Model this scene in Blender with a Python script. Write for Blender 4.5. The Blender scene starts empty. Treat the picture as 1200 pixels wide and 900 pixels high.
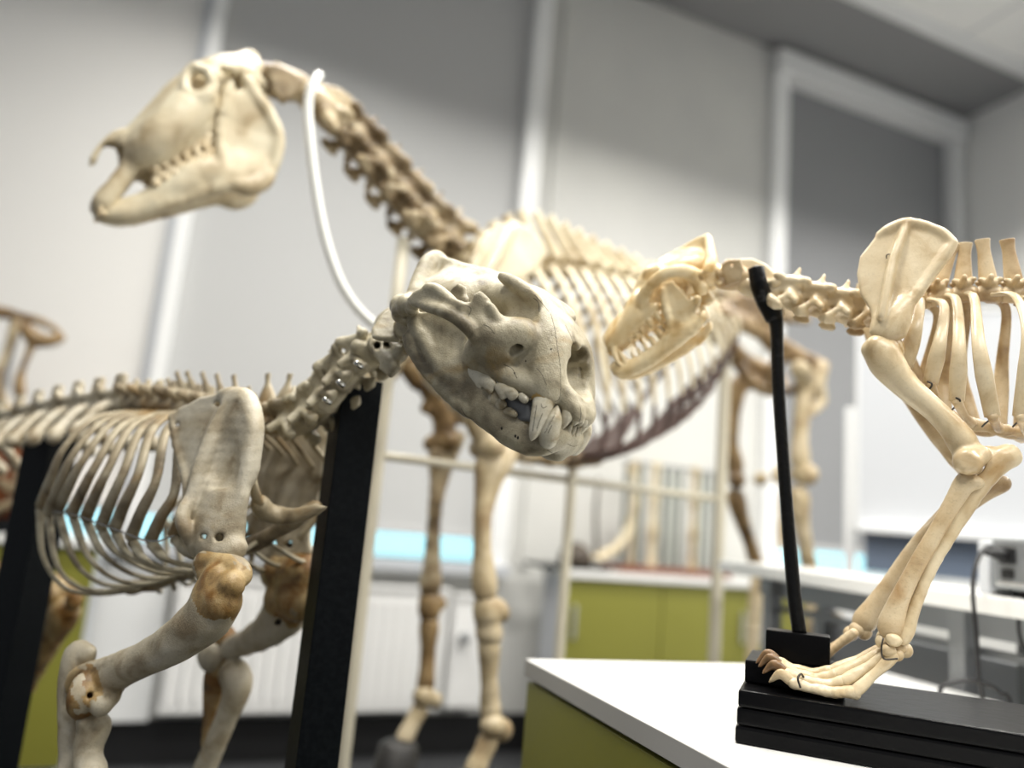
import bpy, bmesh, math, random
import numpy as np
from mathutils import Vector, Matrix
random.seed(7); RNG = np.random.default_rng(7)
SC = bpy.context.scene
COL = SC.collection
F_PX = 900.0; CAM_H = 1.0
def nrm(v):
    v = np.asarray(v, float); return v/np.linalg.norm(v)
# ---------- camera orientation from the photo's vertical vanishing point ----------
_up = nrm((440, 5050, -F_PX))
_fw = nrm(np.array((0, 0, -1.0)) - np.dot((0, 0, -1.0), _up)*_up)
_rt = np.cross(_fw, _up)
RC = np.array([_rt, _fw, _up])                 # camera vector -> world vector
CAM = np.array((0, 0, CAM_H))
def ray(px, py): return RC @ np.array(((px-600)/F_PX, (450-py)/F_PX, -1.0))
def P(px, py, d): return CAM + ray(px, py)*d
def proj(p):
    c = RC.T @ (np.asarray(p, float)-CAM); return (600-F_PX*c[0]/c[2], 450+F_PX*c[1]/c[2], -c[2])
class Frame:
    """local frame: origin o, axes x (ahead), y (left), z (up)"""
    def __init__(s, o, x, y, z):
        s.o = np.asarray(o, float); s.A = np.array([nrm(x), nrm(y), nrm(z)])
    def w(s, l): return s.o + np.asarray(l, float) @ s.A
    def l(s, w): return s.A @ (np.asarray(w, float)-s.o)
    def pix(s, px, py, y=0.0):
        r = s.A @ ray(px, py); c = s.A @ (CAM-s.o)
        t = (y-c[1])/r[1]; return c+r*t
    def wp(s, px, py, y=0.0): return s.w(s.pix(px, py, y))
    def mat(s):
        M = Matrix.Identity(4)
        for i in range(3):
            for j in range(3): M[i][j] = s.A[j][i]
            M[i][3] = s.o[i]
        return M
def vframe(p0, p1):
    """vertical median plane heading from p1 towards p0"""
    x = np.array(p0)-np.array(p1); x[2] = 0; x = nrm(x)
    return Frame(p1, x, (-x[1], x[0], 0), (0, 0, 1))
# ---------- objects ----------
def tag(o, label=None, cat=None, group=None, kind=None):
    if label: o['label'] = label
    if cat: o['category'] = cat
    if group: o['group'] = group
    if kind: o['kind'] = kind
    return o
def empty(name, loc, label=None, cat=None, group=None):
    o = bpy.data.objects.new(name, None); COL.objects.link(o); o.location = [float(v) for v in loc]
    o.empty_display_size = .05
    return tag(o, label, cat, group)
def root_of(o):
    b = np.zeros(3)
    while o is not None: b += np.array(o.location); o = o.parent
    return b
def link(name, me, mat, parent=None, M=None, smooth=True):
    """mesh in world coordinates (or with world matrix M); linked under parent"""
    if mat is not None and not me.materials: me.materials.append(mat)
    o = bpy.data.objects.new(name, me); COL.objects.link(o)
    W = M.copy() if M is not None else Matrix.Identity(4)
    if parent is not None:
        o.parent = parent
        b = WORLD.get(parent.name, None)
        W2 = (b.inverted() if b is not None else Matrix.Translation(-Vector(parent.location))) @ W
        o.matrix_basis = W2
    else: o.matrix_basis = W
    WORLD[o.name] = W
    return o
WORLD = {}
def mesh(V, Fc, smooth=True, center=False):
    me = bpy.data.meshes.new('m')
    me.from_pydata([tuple(map(float, v)) for v in V], [], [tuple(int(i) for i in f) for f in Fc])
    if smooth: me.polygons.foreach_set('use_smooth', [True]*len(me.polygons))
    me.update(); return me
def wobj(name, V, Fc, mat, parent=None, smooth=True):
    """object whose origin sits at the mean of its vertices"""
    V = np.asarray(V, float); c = V.mean(0)
    return link(name, mesh(V-c, Fc, smooth), mat, parent, Matrix.Translation([float(q) for q in c]))
# ---------- mesh builders returning (V, F) ----------
def join(*parts):
    V = []; Fc = []; n = 0
    for v, f in parts:
        v = np.asarray(v, float); V.append(v); Fc += [tuple(i+n for i in q) for q in f]; n += len(v)
    return np.vstack(V), Fc
def catmull(P_, n):
    P_ = np.asarray(P_, float)
    if len(P_) == 2:
        t = np.linspace(0, 1, n)[:, None]; return P_[0]*(1-t)+P_[1]*t
    Q = np.vstack([2*P_[0]-P_[1], P_, 2*P_[-1]-P_[-2]]); m = len(P_)-1; out = []
    for s in np.linspace(0, m, n):
        i = min(int(s), m-1); t = s-i; a, b, c, d = Q[i:i+4]
        out.append(.5*((2*b)+(c-a)*t+(2*a-5*b+4*c-d)*t*t+(3*b-a-3*c+d)*t**3))
    return np.array(out)
def tube(pts, rad, seg=10, side=None, n=None, flat=1.0, cap=True):
    """sweep; rad scalar/list; side=fixed vector for the wide axis, flat=other radius ratio"""
    pts = np.asarray(pts, float)
    r = np.atleast_1d(np.asarray(rad, float))
    if n is None: n = len(pts) if len(pts) > 3 else 2 if len(pts) == 2 else 12
    if n != len(pts):
        q = catmull(pts, n)
    else: q = pts
    r = np.interp(np.linspace(0, 1, len(q)), np.linspace(0, 1, len(r)), r) if len(r) > 1 else np.full(len(q), r[0])
    T = np.gradient(q, axis=0); T /= np.linalg.norm(T, axis=1)[:, None]+1e-12
    V = []; up = np.array(side, float) if side is not None else None
    prev = nrm(np.cross(T[0], (0.3, .5, .81)))
    for i in range(len(q)):
        a = up if up is not None else prev
        a = a-np.dot(a, T[i])*T[i]
        if np.linalg.norm(a) < 1e-6: a = prev-np.dot(prev, T[i])*T[i]
        a = nrm(a); prev = a; b = np.cross(T[i], a)
        for k in range(seg):
            t = 2*math.pi*k/seg
            V.append(q[i]+r[i]*(math.cos(t)*a+flat*math.sin(t)*b))
    Fc = []
    for i in range(len(q)-1):
        for k in range(seg):
            k2 = (k+1) % seg
            Fc.append((i*seg+k, i*seg+k2, (i+1)*seg+k2, (i+1)*seg+k))
    if cap:
        V.append(q[0]-T[0]*r[0]*.35); V.append(q[-1]+T[-1]*r[-1]*.35); m = len(q)*seg
        for k in range(seg):
            k2 = (k+1) % seg
            Fc.append((m, k2, k)); Fc.append((m+1, (len(q)-1)*seg+k, (len(q)-1)*seg+k2))
    return np.array(V), Fc
def box(lo, hi, fr=None, bev=0.0):
    """box with chamfered edges in frame fr"""
    lo = np.minimum(lo, hi).astype(float) if True else lo; hi = np.maximum(lo, np.asarray(hi, float))
    bm = bmesh.new(); bmesh.ops.create_cube(bm, size=1)
    for v in bm.verts:
        for i in range(3): v.co[i] = lo[i] if v.co[i] < 0 else hi[i]
    if bev > 0: bmesh.ops.bevel(bm, geom=bm.edges[:], offset=min(bev, .45*min(hi-lo)), segments=2, profile=.6, affect='EDGES')
    bm.verts.ensure_lookup_table()
    V = np.array([v.co[:] for v in bm.verts]); Fc = [tuple(v.index for v in f.verts) for f in bm.faces]; bm.free()
    if fr is not None: V = fr.w(V)
    return V, Fc
def BX(name, lo, hi, fr, mat, parent=None, bev=.002):
    lo_ = np.minimum(lo, hi); hi_ = np.maximum(lo, hi)
    V, Fc = box(lo_, hi_, None, bev)
    c = (lo_+hi_)/2
    F2 = Frame(fr.w(c), *fr.A)
    return link(name, mesh(V-c, Fc, False), mat, parent, F2.mat())
# ---------- signed distance sculpting ----------
def _rotTo(d):
    d = nrm(d); a = np.array((0, 0, 1.)) if abs(d[2]) < .9 else np.array((1., 0, 0))
    x = nrm(np.cross(a, d)); return np.array([x, np.cross(d, x), d])
class SDF:
    def __init__(s, h): s.h = h; s.ops = []
    def _add(s, lo, hi, fn, k, mode): s.ops.append((np.minimum(lo, hi), np.maximum(lo, hi), fn, k, mode)); return s
    def cap(s, a, b, ra, rb=None, k=.004, mode='u', flat=None):
        a = np.asarray(a, float); b = np.asarray(b, float); rb = ra if rb is None else rb
        ab = b-a; L2 = ab@ab+1e-12; R = max(ra, rb)
        def fn(X):
            if flat is None:
                p = X-a; t = np.clip((p@ab)/L2, 0, 1)
                return np.linalg.norm(p-t[..., None]*ab, axis=-1)-(ra+(rb-ra)*t)
            ax, fl = flat; p = X-a; t = np.clip((p@ab)/L2, 0, 1); q = p-t[..., None]*ab
            c = (q@ax)[..., None]*ax
            r = (ra+(rb-ra)*t)
            d = np.linalg.norm(q-c+c/fl, axis=-1)-r
            return d*np.minimum(1, fl)
        if flat is not None: R *= max(1, flat[1])
        return s._add(np.minimum(a, b)-R, np.maximum(a, b)+R, fn, k, mode)
    def path(s, pts, rads, k=.004, mode='u', n=None, flat=None):
        q = catmull(pts, n) if n else np.asarray(pts, float)
        r = np.interp(np.linspace(0, 1, len(q)), np.linspace(0, 1, len(rads)), rads)
        for i in range(len(q)-1): s.cap(q[i], q[i+1], r[i], r[i+1], k, mode, flat)
        return s
    def ell(s, c, r, R=None, k=.004, mode='u'):
        c = np.asarray(c, float); r = np.atleast_1d(np.asarray(r, float)); r = np.full(3, r[0]) if len(r) == 1 else r
        R = np.eye(3) if R is None else np.asarray(R, float); m = r.max()
        def fn(X):
            p = (X-c)@R.T; k0 = np.linalg.norm(p/r, axis=-1); k1 = np.linalg.norm(p/(r*r), axis=-1)+1e-9
            return k0*(k0-1)/k1
        return s._add(c-m, c+m, fn, k, mode)
    def rbox(s, c, hf, R=None, rd=.002, k=.004, mode='u'):
        c = np.asarray(c, float); hf = np.asarray(hf, float); R = np.eye(3) if R is None else np.asarray(R, float); m = np.linalg.norm(hf)
        def fn(X):
            q = np.abs((X-c)@R.T)-(hf-rd)
            return np.linalg.norm(np.maximum(q, 0), axis=-1)+np.minimum(q.max(-1), 0)-rd
        return s._add(c-m, c+m, fn, k, mode)
    def plate(s, pts, th, k=.004, mode='u', nrmv=None, bend=None):
        """closed polygon pts (3-D, near-planar), half thickness th; bend(u,v)->offset along the normal"""
        pts = np.asarray(pts, float); c = pts.mean(0)
        if nrmv is None:
            U, S, Vt = np.linalg.svd(pts-c); nv = Vt[2]
        else: nv = nrm(nrmv)
        R = _rotTo(nv); q = (pts-c)@R.T; w0 = q[:, 2]; q = q[:, :2]
        # planar fit of the height of the border
        Ab = np.c_[q, np.ones(len(q))]; co = np.linalg.lstsq(Ab, w0, rcond=None)[0]
        def fn(X):
            p = (X-c)@R.T; xy = p[..., :2]; d = np.full(xy.shape[:-1], 1e9); sg = np.ones(xy.shape[:-1])
            n = len(q)
            for i in range(n):
                a = q[i]; b = q[i-1]; e = b-a; wv = xy-a
                t = np.clip((wv@e)/(e@e+1e-12), 0, 1); bb = wv-t[..., None]*e
                d = np.minimum(d, (bb**2).sum(-1))
                c1 = xy[..., 1] >= a[1]; c2 = xy[..., 1] < b[1]; c3 = e[0]*wv[..., 1] > e[1]*wv[..., 0]
                fl = (c1 & c2 & c3) | (~c1 & ~c2 & ~c3); sg = np.where(fl, -sg, sg)
            d2 = sg*np.sqrt(d)
            ww = p[..., 2]-(xy@co[:2]+co[2])
            if bend is not None: ww = ww-bend(xy[..., 0], xy[..., 1])
            qa = d2+th; qb = np.abs(ww)
            return np.sqrt(np.maximum(qa, 0)**2+np.maximum(qb, 0)**2)*(qa > 0)+np.where(qa > 0, 0, qb)-th
        m = th+.02
        return s._add(pts.min(0)-m, pts.max(0)+m, fn, k, mode)
    def build(s, noise=0.0, nf=60.0, pad=None):
        h = s.h; pos = [o for o in s.ops if o[4] == 'u']
        lo = np.min([o[0] for o in pos], 0)-3*h; hi = np.max([o[1] for o in pos], 0)+3*h
        n = np.ceil((hi-lo)/h).astype(int)+1
        if np.prod(n.astype(float)) > 2.5e7: raise RuntimeError('grid too big %s' % n)
        G = np.full(n, 1e3)
        ax = [lo[i]+h*np.arange(n[i]) for i in range(3)]
        for a, b, fn, k, mode in s.ops:
            mg = k+2.5*h
            i0 = np.maximum(((a-mg-lo)/h).astype(int), 0); i1 = np.minimum(((b+mg-lo)/h).astype(int)+2, n)
            if (i1 <= i0).any(): continue
            sl = tuple(slice(p, q) for p, q in zip(i0, i1))
            X = np.stack(np.meshgrid(ax[0][sl[0]], ax[1][sl[1]], ax[2][sl[2]], indexing='ij'), -1)
            d = fn(X); g = G[sl]
            if mode == 'u':
                if k > 0:
                    hh = np.maximum(k-np.abs(g-d), 0)/k; G[sl] = np.minimum(g, d)-hh*hh*k*.25
                else: G[sl] = np.minimum(g, d)
            else:
                d = -d
                hh = np.maximum(k-np.abs(g-d), 0)/max(k, 1e-9); G[sl] = np.maximum(g, d)+hh*hh*k*.25
        if noise > 0:
            X, Y, Z = np.meshgrid(*ax, indexing='ij'); w = np.zeros(n)
            for q in range(5):
                v = RNG.normal(size=3)*nf*(1+.5*q); w += np.sin(X*v[0]+Y*v[1]+Z*v[2]+RNG.uniform(0, 6))/(1+.5*q)
            G = G+np.where(np.abs(G) < 1, noise*w*.5, 0)
        return surface_nets(G, lo, h)
def surface_nets(G, lo, h):
    s = G < 0
    c = np.stack([s[i:G.shape[0]-1+i, j:G.shape[1]-1+j, k:G.shape[2]-1+k] for i in (0, 1) for j in (0, 1) for k in (0, 1)], 0)
    t = c.sum(0); act = (t > 0) & (t < 8); idx = np.argwhere(act)
    vid = -np.ones(act.shape, int); vid[act] = np.arange(len(idx))
    offs = [(i, j, k) for i in (0, 1) for j in (0, 1) for k in (0, 1)]
    val = [G[idx[:, 0]+o[0], idx[:, 1]+o[1], idx[:, 2]+o[2]] for o in offs]
    S = np.zeros((len(idx), 3)); N = np.zeros(len(idx))
    for a in range(8):
        for b in range(a+1, 8):
            oa = np.array(offs[a]); ob = np.array(offs[b])
            if np.abs(oa-ob).sum() != 1: continue
            fa = np.clip(val[a], -1, 1); fb = np.clip(val[b], -1, 1); m = (fa < 0) != (fb < 0)
            tt = np.where(m, fa/np.where(m, fa-fb, 1), 0)
            S += m[:, None]*(oa+tt[:, None]*(ob-oa)); N += m
    V = lo+h*(idx+S/N[:, None]); Fc = []
    for axis in range(3):
        sh = [slice(None)]*3; sa = list(sh); sb = list(sh); sa[axis] = slice(0, -1); sb[axis] = slice(1, None)
        A = s[tuple(sa)]; B = s[tuple(sb)]; e = np.argwhere(A != B); 
        u, v = [i for i in range(3) if i != axis]
        e = e[(e[:, u] > 0) & (e[:, v] > 0) & (e[:, u] < vid.shape[u]) & (e[:, v] < vid.shape[v])]
        inside = A[tuple(e.T)]
        def g(du, dv):
            q = e.copy(); q[:, u] -= du; q[:, v] -= dv; return vid[tuple(q.T)]
        q = np.stack([g(1, 1), g(0, 1), g(0, 0), g(1, 0)], 1)
        flip = inside if axis != 1 else ~inside
        q[~flip] = q[~flip][:, ::-1]
        Fc.append(q)
    return V, np.vstack(Fc)
def fastmesh(V, Fc, c=None):
    V = np.asarray(V, float); c = V.mean(0) if c is None else c
    Fc = np.asarray(Fc); me = bpy.data.meshes.new('m')
    me.vertices.add(len(V)); me.vertices.foreach_set('co', (V-c).astype(np.float32).ravel())
    me.loops.add(Fc.size); me.loops.foreach_set('vertex_index', Fc.astype(np.int32).ravel())
    me.polygons.add(len(Fc)); me.polygons.foreach_set('loop_start', np.arange(0, Fc.size, 4, dtype=np.int32))
    me.update(calc_edges=True); me.polygons.foreach_set('use_smooth', [True]*len(Fc)); me.validate(); return me, c
def sculpt(name, sd, mat, parent, fr=None, noise=0.0, nf=60.0):
    """build an SDF given in frame fr (or world) and link it as one mesh"""
    V, Fc = sd.build(noise, nf)
    me, c = fastmesh(V, Fc)
    if fr is None: M = Matrix.Translation([float(q) for q in c])
    else: M = Frame(fr.w(c), *fr.A).mat()
    return link(name, me, mat, parent, M)
def tobj(name, pts, rad, mat, parent=None, **kw):
    V, Fc = tube(pts, rad, **kw); return wobj(name, V, Fc, mat, parent)
# ---------- materials ----------
def mat(name, col, rough=.5, metal=0, spec=.5, noise=None, bump=None, coat=0, emis=None):
    m = bpy.data.materials.new(name); m.use_nodes = True; nt = m.node_tree; b = nt.nodes['Principled BSDF']
    b.inputs['Base Color'].default_value = (*col, 1); b.inputs['Roughness'].default_value = rough
    b.inputs['Metallic'].default_value = metal; b.inputs['Specular IOR Level'].default_value = spec
    b.inputs['Coat Weight'].default_value = coat
    if emis: b.inputs['Emission Color'].default_value = (*emis[:3], 1); b.inputs['Emission Strength'].default_value = emis[3]
    tc = nt.nodes.new('ShaderNodeTexCoord')
    if noise:
        sc, c2, lo, hi = noise
        n = nt.nodes.new('ShaderNodeTexNoise'); n.inputs['Scale'].default_value = sc; n.inputs['Detail'].default_value = 6
        nt.links.new(tc.outputs['Object'], n.inputs['Vector'])
        r = nt.nodes.new('ShaderNodeValToRGB'); r.color_ramp.elements[0].position = lo; r.color_ramp.elements[1].position = hi
        r.color_ramp.elements[0].color = (*c2, 1); r.color_ramp.elements[1].color = (*col, 1)
        nt.links.new(n.outputs['Fac'], r.inputs['Fac']); nt.links.new(r.outputs['Color'], b.inputs['Base Color'])
    if bump:
        n = nt.nodes.new('ShaderNodeTexNoise'); n.inputs['Scale'].default_value = bump[0]; n.inputs['Detail'].default_value = 5
        nt.links.new(tc.outputs['Object'], n.inputs['Vector'])
        bu = nt.nodes.new('ShaderNodeBump'); bu.inputs['Strength'].default_value = bump[1]; bu.inputs['Distance'].default_value = bump[2]
        nt.links.new(n.outputs['Fac'], bu.inputs['Height']); nt.links.new(bu.outputs['Normal'], b.inputs['Normal'])
    return m
def bone_mat(name, light, mid, dark, stain, s=1.0, rough=.45, stain_at=(.60, .72), crack=.5, bump=.35):
    """aged bone: blotches, brown stains, fine cracks and pores"""
    m = bpy.data.materials.new(name); m.use_nodes = True; nt = m.node_tree; N = nt.nodes; Lk = nt.links; b = N['Principled BSDF']
    tc = N.new('ShaderNodeTexCoord')
    gm = N.new('ShaderNodeNewGeometry')
    def noise(sc, det=5, dist=0.0):
        n = N.new('ShaderNodeTexNoise'); n.inputs['Scale'].default_value = sc*s; n.inputs['Detail'].default_value = det; n.inputs['Distortion'].default_value = dist
        Lk.new(gm.outputs['Position'], n.inputs['Vector']); return n.outputs['Fac']
    def ramp(f, els):
        r = N.new('ShaderNodeValToRGB'); e = r.color_ramp.elements
        e[0].position, e[0].color = els[0][0], (*els[0][1], 1); e[1].position, e[1].color = els[-1][0], (*els[-1][1], 1)
        for p, c in els[1:-1]: q = e.new(p); q.color = (*c, 1)
        Lk.new(f, r.inputs['Fac']); return r.outputs['Color']
    def mix(f, a, c, mode='MIX'):
        x = N.new('ShaderNodeMix'); x.data_type = 'RGBA'; x.blend_type = mode
        if isinstance(f, float): x.inputs[0].default_value = f
        else: Lk.new(f, x.inputs[0])
        Lk.new(a, x.inputs[6])
        if isinstance(c, tuple): x.inputs[7].default_value = (*c, 1)
        else: Lk.new(c, x.inputs[7])
        return x.outputs[2]
    base = ramp(noise(16, 9, .5), [(.33, dark), (.47, mid), (.64, light)])
    st = ramp(noise(9, 6, .8), [(stain_at[0], (0, 0, 0)), (stain_at[1], (1, 1, 1))])
    c = mix(st, base, stain)
    pores = ramp(noise(260, 3), [(.30, (.45, .45, .45)), (.44, (1, 1, 1))])
    c = mix(crack, c, pores, 'MULTIPLY')
    # crevices gather dirt
    Lk.new(c, b.inputs['Base Color']); b.inputs['Roughness'].default_value = rough; b.inputs['Specular IOR Level'].default_value = .45
    b.inputs['Subsurface Weight'].default_value = 0.0
    bu = N.new('ShaderNodeBump'); bu.inputs['Strength'].default_value = bump; bu.inputs['Distance'].default_value = .0018
    ad = N.new('ShaderNodeMath'); ad.operation = 'ADD'; Lk.new(noise(110, 6), ad.inputs[0]); Lk.new(noise(420, 3), ad.inputs[1])
    Lk.new(ad.outputs[0], bu.inputs['Height']); Lk.new(bu.outputs['Normal'], b.inputs['Normal'])
    return m
M_ = {}
M_['wall'] = mat('wall paint', (.64, .64, .61), .8, noise=(3, (.60, .60, .58), .3, .7))
M_['wall_r'] = mat('light wall paint', (.86, .86, .84), .8)
M_['ceiling'] = mat('ceiling tile', (.88, .88, .86), .9, bump=(300, .3, .002))
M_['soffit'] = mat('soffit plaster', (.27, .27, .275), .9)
M_['blind'] = mat('blind fabric', (.49, .495, .495), .85, bump=(900, .2, .001))
M_['blind_pale'] = mat('pale blind fabric', (.78, .77, .745), .85, bump=(900, .2, .001))
M_['blind_shaded'] = mat('shaded blind fabric', (.26, .265, .275), .85, bump=(900, .2, .001))  # fabric colour darkened to carry the shade of the window recess
M_['frame'] = mat('white lacquer frame', (.82, .83, .83), .35)
M_['floor'] = mat('dark vinyl floor', (.055, .057, .06), .4, noise=(40, (.04, .042, .045), .4, .6))
M_['skirting'] = mat('black skirting', (.012, .012, .013), .4)
M_['green'] = mat('olive green laminate', (.225, .22, .035), .42)
M_['white_lam'] = mat('white laminate', (.80, .80, .78), .22)
M_['grey_lam'] = mat('grey laminate', (.52, .54, .57), .5)
M_['edge'] = mat('worktop edge', (.42, .41, .39), .5)
M_['radiator'] = mat('radiator enamel', (.80, .80, .79), .35)
M_['steel'] = mat('grey steel', (.25, .26, .27), .4, .3)
M_['black_wood'] = mat('black painted wood', (.0022, .0032, .0045), .45, spec=.12, noise=(160, (.005, .0065, .008), .35, .6), bump=(170, .5, .0012))
M_['black_base'] = mat('black lacquered board', (.0028, .0028, .0032), .30, spec=.10, bump=(60, .5, .0015))
M_['black_rod'] = mat('black painted rod', (.003, .003, .003), .3, spec=.22, bump=(140, .8, .002))
M_['black'] = mat('black rubber', (.01, .01, .011), .5)
M_['pole'] = mat('cream painted pole', (.56, .52, .41), .4)
M_['tube'] = mat('white plastic tube', (.75, .76, .72), .3)
M_['glow'] = mat('bright window pane', (.5, .8, .85), .3, emis=(.50, .90, 1.0, 1.1))
M_['board'] = mat('whiteboard enamel', (.62, .64, .67), .3)
M_['bluegrey'] = mat('blue grey panel', (.15, .19, .26), .3)
M_['device'] = mat('grey instrument case', (.36, .38, .39), .45, .2)
M_['silver'] = mat('silver trim', (.6, .6, .6), .3, .6)
M_['orange'] = mat('orange brown wood', (.30, .085, .02), .5, noise=(12, (.18, .05, .015), .35, .6))
M_['redwood'] = mat('red brown board', (.16, .05, .025), .4)
M_['glass'] = mat('greenish glass slab', (.20, .23, .20), .1)
M_['wire'] = mat('dark wire', (.05, .045, .04), .35, .8)
M_['screw'] = mat('steel screw', (.5, .5, .48), .25, 1)
M_['shell'] = mat('brown shell', (.06, .04, .022), .5, noise=(30, (.02, .014, .01), .35, .6))
M_['paper'] = mat('paper label', (.75, .76, .78), .6)
# ---------- camera ----------
cam = bpy.data.cameras.new('camera'); co = bpy.data.objects.new('camera', cam); COL.objects.link(co); SC.camera = co
cam.sensor_width = 36; cam.lens = 27.0; cam.clip_start = .02; cam.clip_end = 60
Mx = Matrix.Identity(4)
for i in range(3):
    for j in range(3): Mx[i][j] = RC[i][j]
    Mx[i][3] = CAM[i]
co.matrix_world = Mx
cam.dof.use_dof = True; cam.dof.focus_distance = .86; cam.dof.aperture_fstop = 1.4; cam.dof.aperture_blades = 0
SC.view_settings.view_transform = 'Standard'; SC.view_settings.look = 'None'; SC.view_settings.gamma = 1; SC.view_settings.use_curve_mapping = False
SC.view_settings.exposure = 0.0
# ---------- room shell ----------
W = vframe(P(450, 640, 3.3), P(910, 640, 4.13)); W.o[2] = 0
def G(px, py, z):
    r = ray(px, py); return CAM+r*((z-CAM_H)/r[2])
CEIL = 3.90; XR = -1.49; XL = 5.6; YF = 5.6
def S_(name, lo, hi, m, fr=W, bev=0.0, parent=None):
    o = BX(name, lo, hi, fr, M_[m], parent, bev)
    if parent is None: o['kind'] = 'structure'
    return o
xw = lambda px, py: W.pix(px, py)[0]
zw = lambda px, py: W.pix(px, py)[2]
S_('floor', (XR-.1, -.1, -.1), (XL, YF, 0), 'floor')
S_('ceiling', (XR-.1, .62, CEIL), (XL, YF, CEIL+.1), 'ceiling')
S_('trim_1', (XR-.1, .54, CEIL-.015), (XL, .64, CEIL+.06), 'frame')
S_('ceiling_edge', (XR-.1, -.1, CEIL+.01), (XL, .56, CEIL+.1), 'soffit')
for k in range(8):      # tile joints of the suspended ceiling
    S_('trim_2', (XR, .64+.62*k+.6, CEIL-.004), (XL, .64+.62*k+.61, CEIL+.02), 'grey_lam')
for k in range(7):
    S_('trim_3', (XR+.9*k+.8, .64, CEIL-.0035), (XR+.9*k+.81, YF, CEIL+.02), 'grey_lam')
S_('wall_back', (XR-.1, -.25, 0), (XL, -.16, CEIL+.05), 'wall')
S_('wall_right', (XR-.1, -.2, 0), (XR, YF, CEIL+.05), 'wall_r')
xa = xw(243, 0); xa2 = xw(268, 0); xb = xw(627, 0); xb2 = xw(645, 0); xc = xw(905, 130); xd = xw(1117, 175)
zs = .80     # sill
# masonry below and between the windows
S_('wall_pier', (xb2-.02, -.16, 0), (xc, 0, CEIL), 'wall')
S_('wall_low', (xb2-.02, -.16, 0), (XL, 0, zs), 'wall')
S_('wall_low_right', (XR, -.16, 0), (xc, 0, zs+.08), 'wall')
S_('wall_header', (XR, -.16, 3.80), (xc, 0, CEIL), 'wall')
S_('wall_end', (XR, -.16, zs+.08), (xd-.03, 0, 3.80), 'wall')
S_('baseboard_back', (XR, 0, 0), (XL, .015, .16), 'skirting')
# windows: frame, pane (bright daylight under the blind)
def window(n, x0, x1, z0, z1):
    w = S_('window_%d' % n, (x0, -.15, z0), (x1, -.135, z1), 'glow'); return w
w1 = window(1, xa2, XL, zs, 1.2); w2 = window(2, xb2, xa, zs, 1.2); w3 = window(3, xd, xc, zs+.08, 1.3)
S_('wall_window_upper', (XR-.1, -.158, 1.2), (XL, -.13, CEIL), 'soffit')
xm = xw(252, 0)
S_('window_frame', (xa2, -.15, zs), (xm, .05, CEIL-.01), 'frame')
S_('window_frame', (xm, -.15, zs), (xa, .03, CEIL-.01), 'grey_lam')
S_('window_frame', (xb2, -.15, zs), (xb, .05, CEIL-.01), 'frame')
S_('window_frame', (xb2-.12, 0, zs), (xb2-.085, .02, CEIL-.01), 'wall')
S_('window_sill', (xb2, -.15, zs-.045), (XL, .10, zs), 'grey_lam')
S_('window_sill', (XR, -.15, zs+.03), (xc+.02, .06, zs+.08), 'frame')
fw = .085
S_('window_frame', (xc+.02, -.03, zs+.08), (xc-fw, .05, 3.80), 'frame')
S_('window_frame', (xd-.03, -.03, zs+.08), (xd+.05, .05, 3.80), 'frame')
S_('window_frame', (xc+.02, -.03, 3.72), (xd-.03, .09, 3.86), 'frame')
def blind(label, x0, x1, zb, y, m, top=CEIL):
    c = W.w(((x0+x1)/2, y, zb)); r = empty('roller_blind', c, label, 'blind', None)
    o = BX('blind_fabric', (x0, y-.004, zb), (x1, y+.004, top-.02), W, M_[m], r, 0)
    BX('bottom_bar', (x0, y-.012, zb-.02), (x1, y+.012, zb+.012), W, M_['blind'], r, .003)
    return r
blind('pale roller blind at the far left, behind the horse skull', xa-.006, XL-.01, .93, .0, 'blind_pale')
blind('grey roller blind behind the horse neck, between two white mullions', xb-.006, xa2+.006, .925, -.02, 'blind')
blind('grey roller blind, darkened for recess shade, in the white framed window at the right', xd+.045, xc-fw+.005, 1.00, -.04, 'blind_shaded', 3.79)
# low panel left of the radiator, radiators and pipes
def radiator(label, x0, x1, z0, z1, ribs=True):
    r = empty('radiator', W.w(((x0+x1)/2, .09, z0)), label, 'radiator')
    BX('panel', (x0, .06, z0), (x1, .12, z1), W, M_['radiator'], r, .008)
    if ribs:
        V = []
        n = 22
        parts = []
        for i in range(n):
            xx = x0+(x1-x0)*(i+.5)/n; parts.append(box(np.array((xx-.008, .115, z0+.04)), np.array((xx+.008, .130, z1-.04)), W, .005))
        wobj('ribs', *join(*parts), M_['radiator'], r, False)
    BX('top_grille', (x0, .05, z1-.005), (x1, .13, z1+.012), W, M_['radiator'], r, .004)
    BX('bracket', (x0+.1, .0, z0+.1), (x0+.13, .065, z0+.15), W, M_['steel'], r, .002)
    BX('bracket', (x1-.13, .0, z0+.1), (x1-.1, .065, z0+.15), W, M_['steel'], r, .002)
    return r
rr = radiator('long white ribbed radiator below the window, behind the horse forelegs', xw(518, 690), xw(206, 690), .20, .68)
rr2 = radiator('short smooth white radiator beside the wall pier', xw(566, 690), xw(524, 690), .21, .66, False)
tobj('valve', [W.w((xw(533, 725), .13, .5)), W.w((xw(533, 725), .17, .5))], .02, M_['steel'], rr2, seg=12)
b = BX('boxed_pipe_cover', (xw(196, 700), .0, .16), (xw(112, 700), .05, .74), W, M_['frame'], None, .004); tag(b, 'white boxed cover on the wall left of the ribbed radiator', 'cover')
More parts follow.
